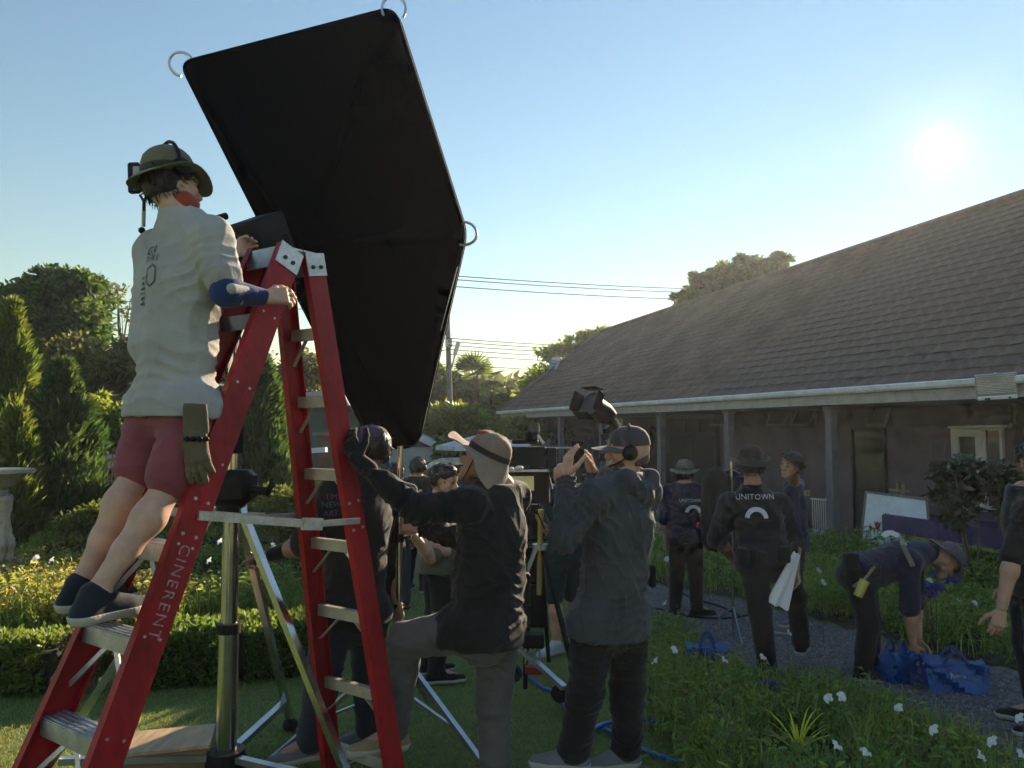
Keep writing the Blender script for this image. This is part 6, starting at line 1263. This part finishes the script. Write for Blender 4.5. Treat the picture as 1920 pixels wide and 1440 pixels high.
for i in range(3): b = MB(); q = P(955, 900, 8); b.box(Vector((q.x, 8, gz(0, 8) + .2 + i * .42)), (.75, .5, .38), frame((1, .1 * i, 0)), .02); b.build('case', m_black, cs)

# market umbrella, car, far buildings, wires
um = thing('market_umbrella', 'open white market umbrella behind the bucket hat', 'umbrella', Vector((P(908, 900, 13).x, 13, gz(0, 13)))); uc = P(908, 812, 13); b = MB(); n = 8; m_umb = mat('umbrella_white', (.62, .66, .72), .7, ttrans=.3); pts = [uc + Vector((math.cos(2 * math.pi * k / n + .2) * .82, math.sin(2 * math.pi * k / n + .2) * .82, -.21)) for k in range(n)]
b.add([uc] + pts + [p + Vector((0, 0, -.07)) for p in pts], [(0, 1 + k, 1 + (k + 1) % n) for k in range(n)] + [(1 + k, 1 + n + k, 1 + n + (k + 1) % n, 1 + (k + 1) % n) for k in range(n)]); b.build('canopy', m_umb, um)
b = MB(); b.cyl(uc, Vector((uc.x, uc.y, gz(0, 13))), .022); b.build('pole', m_frame, um, True)
for k in range(n): b = MB(); b.tube([uc + Vector((0, 0, -.06)), pts[k] + Vector((0, 0, -.015))], .008, 4); b.build('rib', m_black, um)
car = thing('parked_car', 'pale parked car glimpsed between the men', 'car', Vector((P(845, 900, 14).x, 14, gz(0, 14)))); m_car = mat('car_paint', (.50, .54, .60), .25, .2, coat=.6); cx = P(850, 900, 14).x; g14 = gz(0, 14)
prof = [(-2.1, .35), (-2.1, .75), (-1.9, .88), (-1.0, .98), (-.35, 1.42), (.9, 1.45), (1.6, 1.02), (2.1, .92), (2.15, .35)]
b = MB(); b.prism([Vector((cx + x * .9, 13.2, g14 + z_)) for x, z_ in prof], (0, 1.7, 0)); b.build('body', m_car, car); b = MB(); b.prism([Vector((cx + x * .9, 13.19, g14 + z_)) for x, z_ in ((-.85, 1.0), (-.3, 1.36), (.85, 1.38), (1.4, 1.02))], (0, 1.72, 0)); b.build('side_window', m_glass, car)
b = MB(); b.prism([Vector((cx - .95 * .9, 13.3, g14 + 1.03)), Vector((cx - .4 * .9, 13.3, g14 + 1.40)), Vector((cx - .4 * .9, 14.8, g14 + 1.40)), Vector((cx - .95 * .9, 14.8, g14 + 1.03))], (-.02, 0, .01)); b.build('windscreen', m_glass, car)
for x in (-1.3, 1.3):
    for y in (13.25, 14.7): b = MB(); b.lathe([(.1, -.1), (.30, -.1), (.32, -.05), (.32, .05), (.30, .1), (.1, .1)], Vector((cx + x * .9, y, g14 + .32)), (0, 1, 0), 20); w_ = b.build('wheel', m_black, car, True); b = MB(); b.lathe([(.02, -.11), (.2, -.115), (.2, -.09), (.02, -.09)], Vector((cx + x * .9, y, g14 + .32)), (0, 1, 0), 14); b.build('rim', m_metal, w_, True)
for y in (13.35, 14.65): b = MB(); b.ell(Vector((cx - 1.9, y, g14 + .72)), (.06, .14, .07)); b.build('headlight', m_frame, car, True)
wh = thing('far_cottage', 'small white cottage wall with sloping roof left of the umbrella', 'building', Vector((P(765, 900, 21).x, 21, gz(0, 21)))); m_ww = mat('white_render', (.42, .46, .46), .9, var=.06)
c0, c1 = P(690, 838, 21), P(818, 838, 21); b = MB(); b.box(Vector(((c0.x + c1.x) / 2, 22.5, (c0.z - .3) / 2)), (c1.x - c0.x, 3, c0.z + .3)); b.build('wall', m_ww, wh); b = MB(); ra, rb_ = P(735, 795, 21), P(825, 838, 20.8); rc = P(660, 838, 20.8)
b.prism([rc, ra, rb_, rb_ + Vector((0, 0, -.1)), ra + Vector((0, 0, -.12)), rc + Vector((0, 0, -.1))], (0, 3.4, 0)); b.build('roof', m_frame, wh); b = MB(); b.prism([P(695, 838, 20.95), P(735, 802, 20.95), P(815, 838, 20.95)], (0, .1, 0)); b.build('gable', m_wallin, wh)
ww = thing('garden_pavilion', 'white low roof edge behind the climber\'s shorts', 'building', Vector((P(210, 900, 17).x, 17, gz(0, 17)))); a, c = P(160, 869, 17), P(262, 867, 17); b = MB(); b.bar(a, c, .5, .22); b.build('roof_edge', m_gut, ww); b = MB(); b.bar(a + Vector((0, .3, .14)), c + Vector((0, .3, .14)), 1.6, .05); b.build('roof', m_frame, ww)
b = MB(); q = (a + c) / 2; b.box(Vector((q.x, 17.6, .35)), (1.15, .5, 1.1)); b.build('wall', m_wallin, ww); b = MB(); b.bar(P(165, 906, 16.8), P(262, 904, 16.8), .4, .08); b.build('ledge', m_conc, ww)
hs2 = thing('brick_house', 'far house with grey roof and brown pillar seen through the ladder', 'building', Vector((P(610, 900, 16).x, 16, gz(0, 16)))); b = MB(); b.prism([P(545, 762, 16), P(560, 736, 16), P(640, 730, 16), P(655, 760, 16)], (0, 2.5, -.1)); b.build('roof', mat('grey_roof', (.36, .36, .36), .8), hs2)
b = MB(); b.box(Vector((P(612, 840, 16).x, 16.3, .85)), (.42, .3, 1.7)); b.build('pillar', mat('brown_brick', (.15, .085, .05), .85, bump=.3), hs2); b = MB(); b.box(Vector((P(612, 840, 16).x, 16.3, P(612, 814, 16).z)), (.62, .45, .06)); b.build('pillar_cap', m_conc, hs2)
b = MB(); b.box(Vector((P(600, 840, 16).x, 18, 1.1)), (2.2, .2, 2.4)); b.build('wall', mat('teal_shutter', (.06, .11, .12), .7), hs2); b = MB(); b.bar(P(570, 846, 15.6), P(612, 843, 15.6), .2, .1); b.build('rail', m_gut, hs2)
up_ = thing('utility_pole', 'grey concrete utility pole rising behind the garden', 'pole', gb(846, 24)); pt, pbm = P(838, 560, 24), gb(849, 24); b = MB(); b.tube([pbm, pt], [.11, .07], 8); b.build('shaft', mat('pole_concrete', (.20, .19, .18), .85), up_, True)
b = MB(); b.bar(P(835, 643, 23.9), P(848, 643, 23.9), .1, .25); b.build('bracket', m_metal, up_); b = MB(); b.tube([P(847, 690, 24), P(852, 668, 24), P(855, 660, 24)], .025, 6); b.build('lamp_arm', m_metal, up_); b = MB(); b.bar(P(853, 664, 24), P(860, 641, 24), .16, .12); b.build('street_lamp', m_metal, up_)
for y in (634, 640, 647, 655, 664): b = MB(); b.cyl(P(842, y, 23.85), P(842, y, 23.7), .03, .03, 8); b.build('insulator', m_conc, up_)
m_wire = mat('wire', (.06, .06, .065), .6); WG = 'overhead wires'
def wire(a, c, sag, label, r=.014): a, c = Vector(a), Vector(c); b = MB(); b.tube([a.lerp(c, t) - Vector((0, 0, sag * 4 * t * (1 - t))) for t in [k / 16 for k in range(17)]], r, 5); o = b.build('overhead_wire', m_wire, None, True); tag(o, label, 'wire', WG)
for i, y in enumerate((521, 528, 541)): wire(P(700, y - 16, 22), P(1420, y + 22, 36), .15, ('uppermost', 'second', 'third')[i] + ' of the three high wires crossing the sky behind the softbox')
for i, y in enumerate((634, 640, 647, 655, 664, 682)): wire(P(842, y, 23.7), P(1240, y + 14, 36), .12, ('highest', 'second', 'third', 'fourth', 'fifth', 'lowest')[i] + ' wire running from the utility pole towards the roof', .012)
for i, y in enumerate((634, 655, 682)): wire(P(842, y, 23.7), P(640, y + 12, 22), .1, ('upper', 'middle', 'lower')[i] + ' wire running left from the utility pole behind the softbox', .012)
for i, y in enumerate((556, 570)): wire(P(-40, y, 24), P(640, y + 8, 24), .1, ('upper', 'lower')[i] + ' wire crossing the treetops at left', .012)

# stone fountain urn at the left edge
ur = thing('stone_urn', 'carved stone urn with figures on a pedestal at the left edge', 'urn', G(-8, 1100)); uc = Vector((P(-12, 900, 9.2).x, 9.2, gz(0, 9.2))); zt = P(0, 880, 9.2).z - uc.z; m_cast = mat('cast_stone', (.40, .35, .29), .85, var=.15, vscale=9, bump=.5, bscale=40, spots=.2)
b = MB(); b.lathe([(.02, zt - .30), (.10, zt - .26), (.26, zt - .16), (.34, zt - .06), (.42, zt - .04), (.42, zt), (.39, zt), (.33, zt - .03), (.02, zt - .12)], uc, n=28); b.build('bowl', m_cast, ur, True)
b = MB(); b.lathe([(.20, .38), (.22, .42), (.15, .55), (.12, .8), (.10, 1.0), (.16, zt - .24)], uc, n=20); b.build('column', m_cast, ur, True)
b = MB(); b.lathe([(.42, -.02), (.40, .1), (.27, .16), (.24, .26), (.30, .34), (.38, .36), (.38, .40), (.2, .42)], uc, n=24); b.build('pedestal', m_cast, ur, True)
for a_ in (-25, 95, 215):
    d = Vector((math.cos(math.radians(a_)), math.sin(math.radians(a_)), 0)); s_ = Vector((-d.y, d.x, 0)); o_ = uc + d * .19; Z = lambda z_, r_=0, e=0: o_ + d * r_ + s_ * e + Vector((0, 0, z_))
    V, F = sdf([prim(Z(.42, .05, -.05), Z(.62, .10, -.06), .045, .04), prim(Z(.62, .10, -.06), Z(.80, .02, -.03), .045, .06), prim(Z(.42, .05, .06), Z(.62, .08, .06), .045, .04), prim(Z(.62, .08, .06), Z(.80, .02, .03), .045, .06), prim(Z(.80, .02), Z(1.02, .02), .075, .07), prim(Z(1.02, .02, .06), Z(1.16, .05, .07), .03, .025), prim(Z(1.02, .02, -.06), Z(1.16, .06, -.07), .03, .025), prim(Z(1.10, .05), Z(1.14, .06), .055, .055)], .014, .04); np_mesh('figure', V, F, m_cast, ur, True)

# ================================================================== BAGS, HOSE, CABLES, SMALL THINGS ON THE PATH
m_ikea = mat('blue_tarpaulin', (0.012, 0.085, 0.30), .35, var=.15, vscale=9, bump=.7, bscale=14)
def bag(label, c, L, W, H, yaw, slump=.1, txt=None, seed=1, crump=.018):
    R = Matrix.Rotation(yaw, 3, 'Z'); t = thing('carrier_bag', label, 'bag', c, 'blue carrier bags on the path'); nx, nz = 10, 6; V = []; F = []
    for k in range(nz + 1):
        z_ = k / nz
        for j in range(4 * nx):
            s_, u = divmod(j, nx); u /= nx; x, y = [(-1 + 2 * u, -1), (1, -1 + 2 * u), (1 - 2 * u, 1), (-1, 1 - 2 * u)][s_]; tp_ = 1 + .10 * z_ + .05 * math.sin(7 * u + seed + 4 * z_) * z_; pinch = 1 - .35 * z_ * slump * 4
            V.append(tuple(Vector(c) + R @ Vector((x * L / 2 * tp_, y * W / 2 * tp_ * pinch + .02 * math.sin(9 * u + seed * 2 + 5 * z_) + crump * math.sin(17 * u + 11 * z_ + seed), z_ * H * (1 - slump * .5 * (1 + math.sin(3.1 * x + 2 * y + seed)))))))
    n = 4 * nx; F = [(k * n + j, k * n + (j + 1) % n, (k + 1) * n + (j + 1) % n, (k + 1) * n + j) for k in range(nz) for j in range(n)] + [tuple(range(n))[::-1]]
    F.append(tuple(range(nz * n, nz * n + n))); b = MB(); b.add(V, F); bo = b.build('body', m_ikea, t, True)
    for e in (-1, 1):
        b = MB(); b.tube([Vector(c) + R @ Vector((x * L * .22, e * W * .3, H * (.86 + .42 * (1 - x * x)))) for x in [-1 + k * .2 for k in range(11)]], .010, 6); b.build('handle', mat('blue_strap', (.02, .05, .22), .5), t, True)
    if txt:
        Vt, Ft = subdiv2(*text_tris(txt, H * .20), 0); nn = R @ Vector((0, -1, 0)); decal(bo, Vt, Ft, Vector(c) + nn * W * .5 + Vector((0, 0, H * .62)), R @ Vector((1, 0, 0)), Vector((0, 0, 1)), m_print, 'print', .006)
    return t
bag('blue tarpaulin bag standing alone on the path behind the near border', G(1327, 1274), .28, .2, .26, -.25, .12, None, 1)
bag('small blue bag half hidden in the grass beside the photographing man', G(1238, 1205), .22, .16, .14, .3, .3, None, 2)
bag('rumpled blue bag under the bending man\'s hands', G(1682, 1280), .22, .16, .24, .5, .15, None, 3)
bag('flattened blue bag between two fuller ones', G(1722, 1280), .20, .18, .14, -.4, .4, None, 4)
bag('largest blue bag with white lettering right of the bending man', G(1790, 1295), .36, .24, .22, -.30, .20, 'Junna', 5)
m_hose = mat('blue_hose', (0.012, 0.075, 0.36), .3, var=.1, coat=.3); hz = thing('garden_hose', 'bright blue hose snaking over the lawn between the men', 'hose', G(1100, 1370))
def spl(pts, n=10):
    pts = [Vector(p) for p in pts]; o = []
    for i in range(len(pts) - 1):
        p0, p1, p2, p3 = pts[max(0, i - 1)], pts[i], pts[i + 1], pts[min(len(pts) - 1, i + 2)]
        for k in range(n): t = k / n; o.append(.5 * ((2 * p1) + (p2 - p0) * t + (2 * p0 - 5 * p1 + 4 * p2 - p3) * t * t + (3 * p1 - p0 - 3 * p2 + p3) * t ** 3))
    return o + [pts[-1]]
def on_g(l, dz=.02): return [Vector((*G(x, y)[:2], G(x, y).z + dz)) for x, y in l]
for i, l in enumerate(([(960, 1262), (985, 1270), (1020, 1295), (1050, 1305), (1058, 1330), (1075, 1352), (1130, 1372), (1170, 1392), (1230, 1422), (1300, 1437)], [(1090, 1440), (1100, 1405), (1108, 1385), (1140, 1368), (1200, 1363), (1260, 1368), (1305, 1376)], [(1098, 1432), (1120, 1450), (1150, 1470)])):
    b = MB(); b.tube(spl(on_g(l, .018 + .02 * (i == 1))), .0135, 8); b.build('hose_length', m_hose, hz, True)
for i, (l, lb) in enumerate((([(1215, 1085), (1260, 1105), (1300, 1125), (1350, 1140), (1390, 1160)], 'black cable looping across the far end of the path'), ([(1215, 1142), (1260, 1150), (1300, 1160), (1360, 1163), (1410, 1155)], 'black cable lying beside the crewman\'s feet on the path'))): b = MB(); b.tube(spl(on_g(l)), .012, 6); tag(b.build('power_cable', m_black, None, True), lb, 'cable')
# white folded cloth in the crewman's hand, dark garment on a hanger rail, bar on the right
wc = thing('white_cloth', 'white folded cloth held by the crewman in black', 'cloth', P(1465, 1140, 5.7)); n0, n1 = 14, 9; TL_, TR_, BL_, BR_ = P(1488, 1034, 5.70), P(1501, 1040, 5.72), P(1439, 1130, 5.66), P(1476, 1144, 5.70); gv_ = []
for dy in (0.0, .008):
    for a_ in range(n0 + 1):
        for c_ in range(n1 + 1):
            u_, v_ = c_ / n1, a_ / n0; gv_.append(TL_.lerp(TR_, u_).lerp(BL_.lerp(BR_, u_), v_) + Vector((0, dy + .022 * math.sin(u_ * 9 + v_ * 2) * (.4 + .6 * v_), .006 * math.sin(u_ * 12))))
N_ = (n0 + 1) * (n1 + 1); gf_ = [(a_ * (n1 + 1) + c_, a_ * (n1 + 1) + c_ + 1, (a_ + 1) * (n1 + 1) + c_ + 1, (a_ + 1) * (n1 + 1) + c_) for a_ in range(n0) for c_ in range(n1)]
b = MB(); b.add(gv_, gf_ + [tuple(i_ + N_ for i_ in f_[::-1]) for f_ in gf_]); b.build('fabric', mat('white_fabric', (.72, .70, .76), .8, var=.05), wc, True)
gr_ = thing('garment_stand', 'black jackets hanging from a chrome cross rail between two crewmen', 'clothes stand', Vector((P(1355, 900, 7.4).x, 7.4, gz(0, 7.4)))); rp = P(1370, 885, 7.4); b = MB(); b.cyl(Vector((rp.x, rp.y, gz(0, 7.4))), P(1371, 858, 7.4), .012); b.build('pole', m_chrome, gr_, True)
b = MB(); b.tube([P(1340, 888, 7.4), P(1370, 880, 7.4), P(1398, 892, 7.4)], .007, 6); b.build('cross_rail', m_chrome, gr_, True)
for i, (x0, x1) in enumerate(((1325, 1362), (1360, 1392))): V, F = sdf([prim(P((x0 + x1) / 2, 895, 7.4 + .05 * i), P((x0 + x1) / 2 - 2, 1010, 7.4 + .05 * i), .10, .13, (1, 0, 0), .4), prim(P(x0, 900, 7.4), P(x0 - 3, 985, 7.4), .045, .04), prim(P(x1, 900, 7.4), P(x1 + 3, 985, 7.4), .045, .04)], .012, .04); np_mesh('jacket', cloth(V, F, .012, 22, i), F, m_navy if i else m_blk2, gr_, True)
for a_ in (30, 150, 270): d = Vector((math.cos(math.radians(a_)), math.sin(math.radians(a_)), 0)); b = MB(); b.bar(Vector((rp.x, rp.y, gz(0, 7.4) + .3)), Vector((rp.x, rp.y, gz(0, 7.4))) + d * .3, .012, .012); b.build('foot', m_steel, gr_)
kb_ = thing('shoulder_bag', 'dark net bag hanging at the hip of the man in jeans', 'bag', P(736, 1150, 4.38)); V, F = sdf([prim(P(736, 1070, 4.42), P(734, 1120, 4.42), .055, .07, (0, 1, 0), .7)], .008, .02); np_mesh('pouch', cloth(V, F, .006, 50), F, m_blk, kb_, True); b = MB(); b.tube([P(733, 1065, 4.42), P(728, 1000, 4.44), P(722, 930, 4.42)], .008, 5); b.build('strap', m_blk, kb_)

# ================================================================== ADDED HAZE, STANDING IN FOR LENS GLARE NEAR THE SUN
b = MB(); b.box((0, 90, 4.4), (420, 420, 11.4)); hz_ = b.build('haze', bpy.data.materials.new('glare_haze')); tag(hz_, 'thin added haze that stands in for lens glare', 'haze', kind='stuff')
hm = hz_.data.materials[0]; hm.use_nodes = True; hn = hm.node_tree; hn.nodes.remove(hn.nodes['Principled BSDF']); pv = hn.nodes.new('ShaderNodeVolumePrincipled'); pv.inputs['Color'].default_value = (.86, .92, 1.0, 1); pv.inputs['Density'].default_value = .0011; pv.inputs['Anisotropy'].default_value = .56
hn.links.new(pv.outputs[0], hn.nodes['Material Output'].inputs['Volume'])
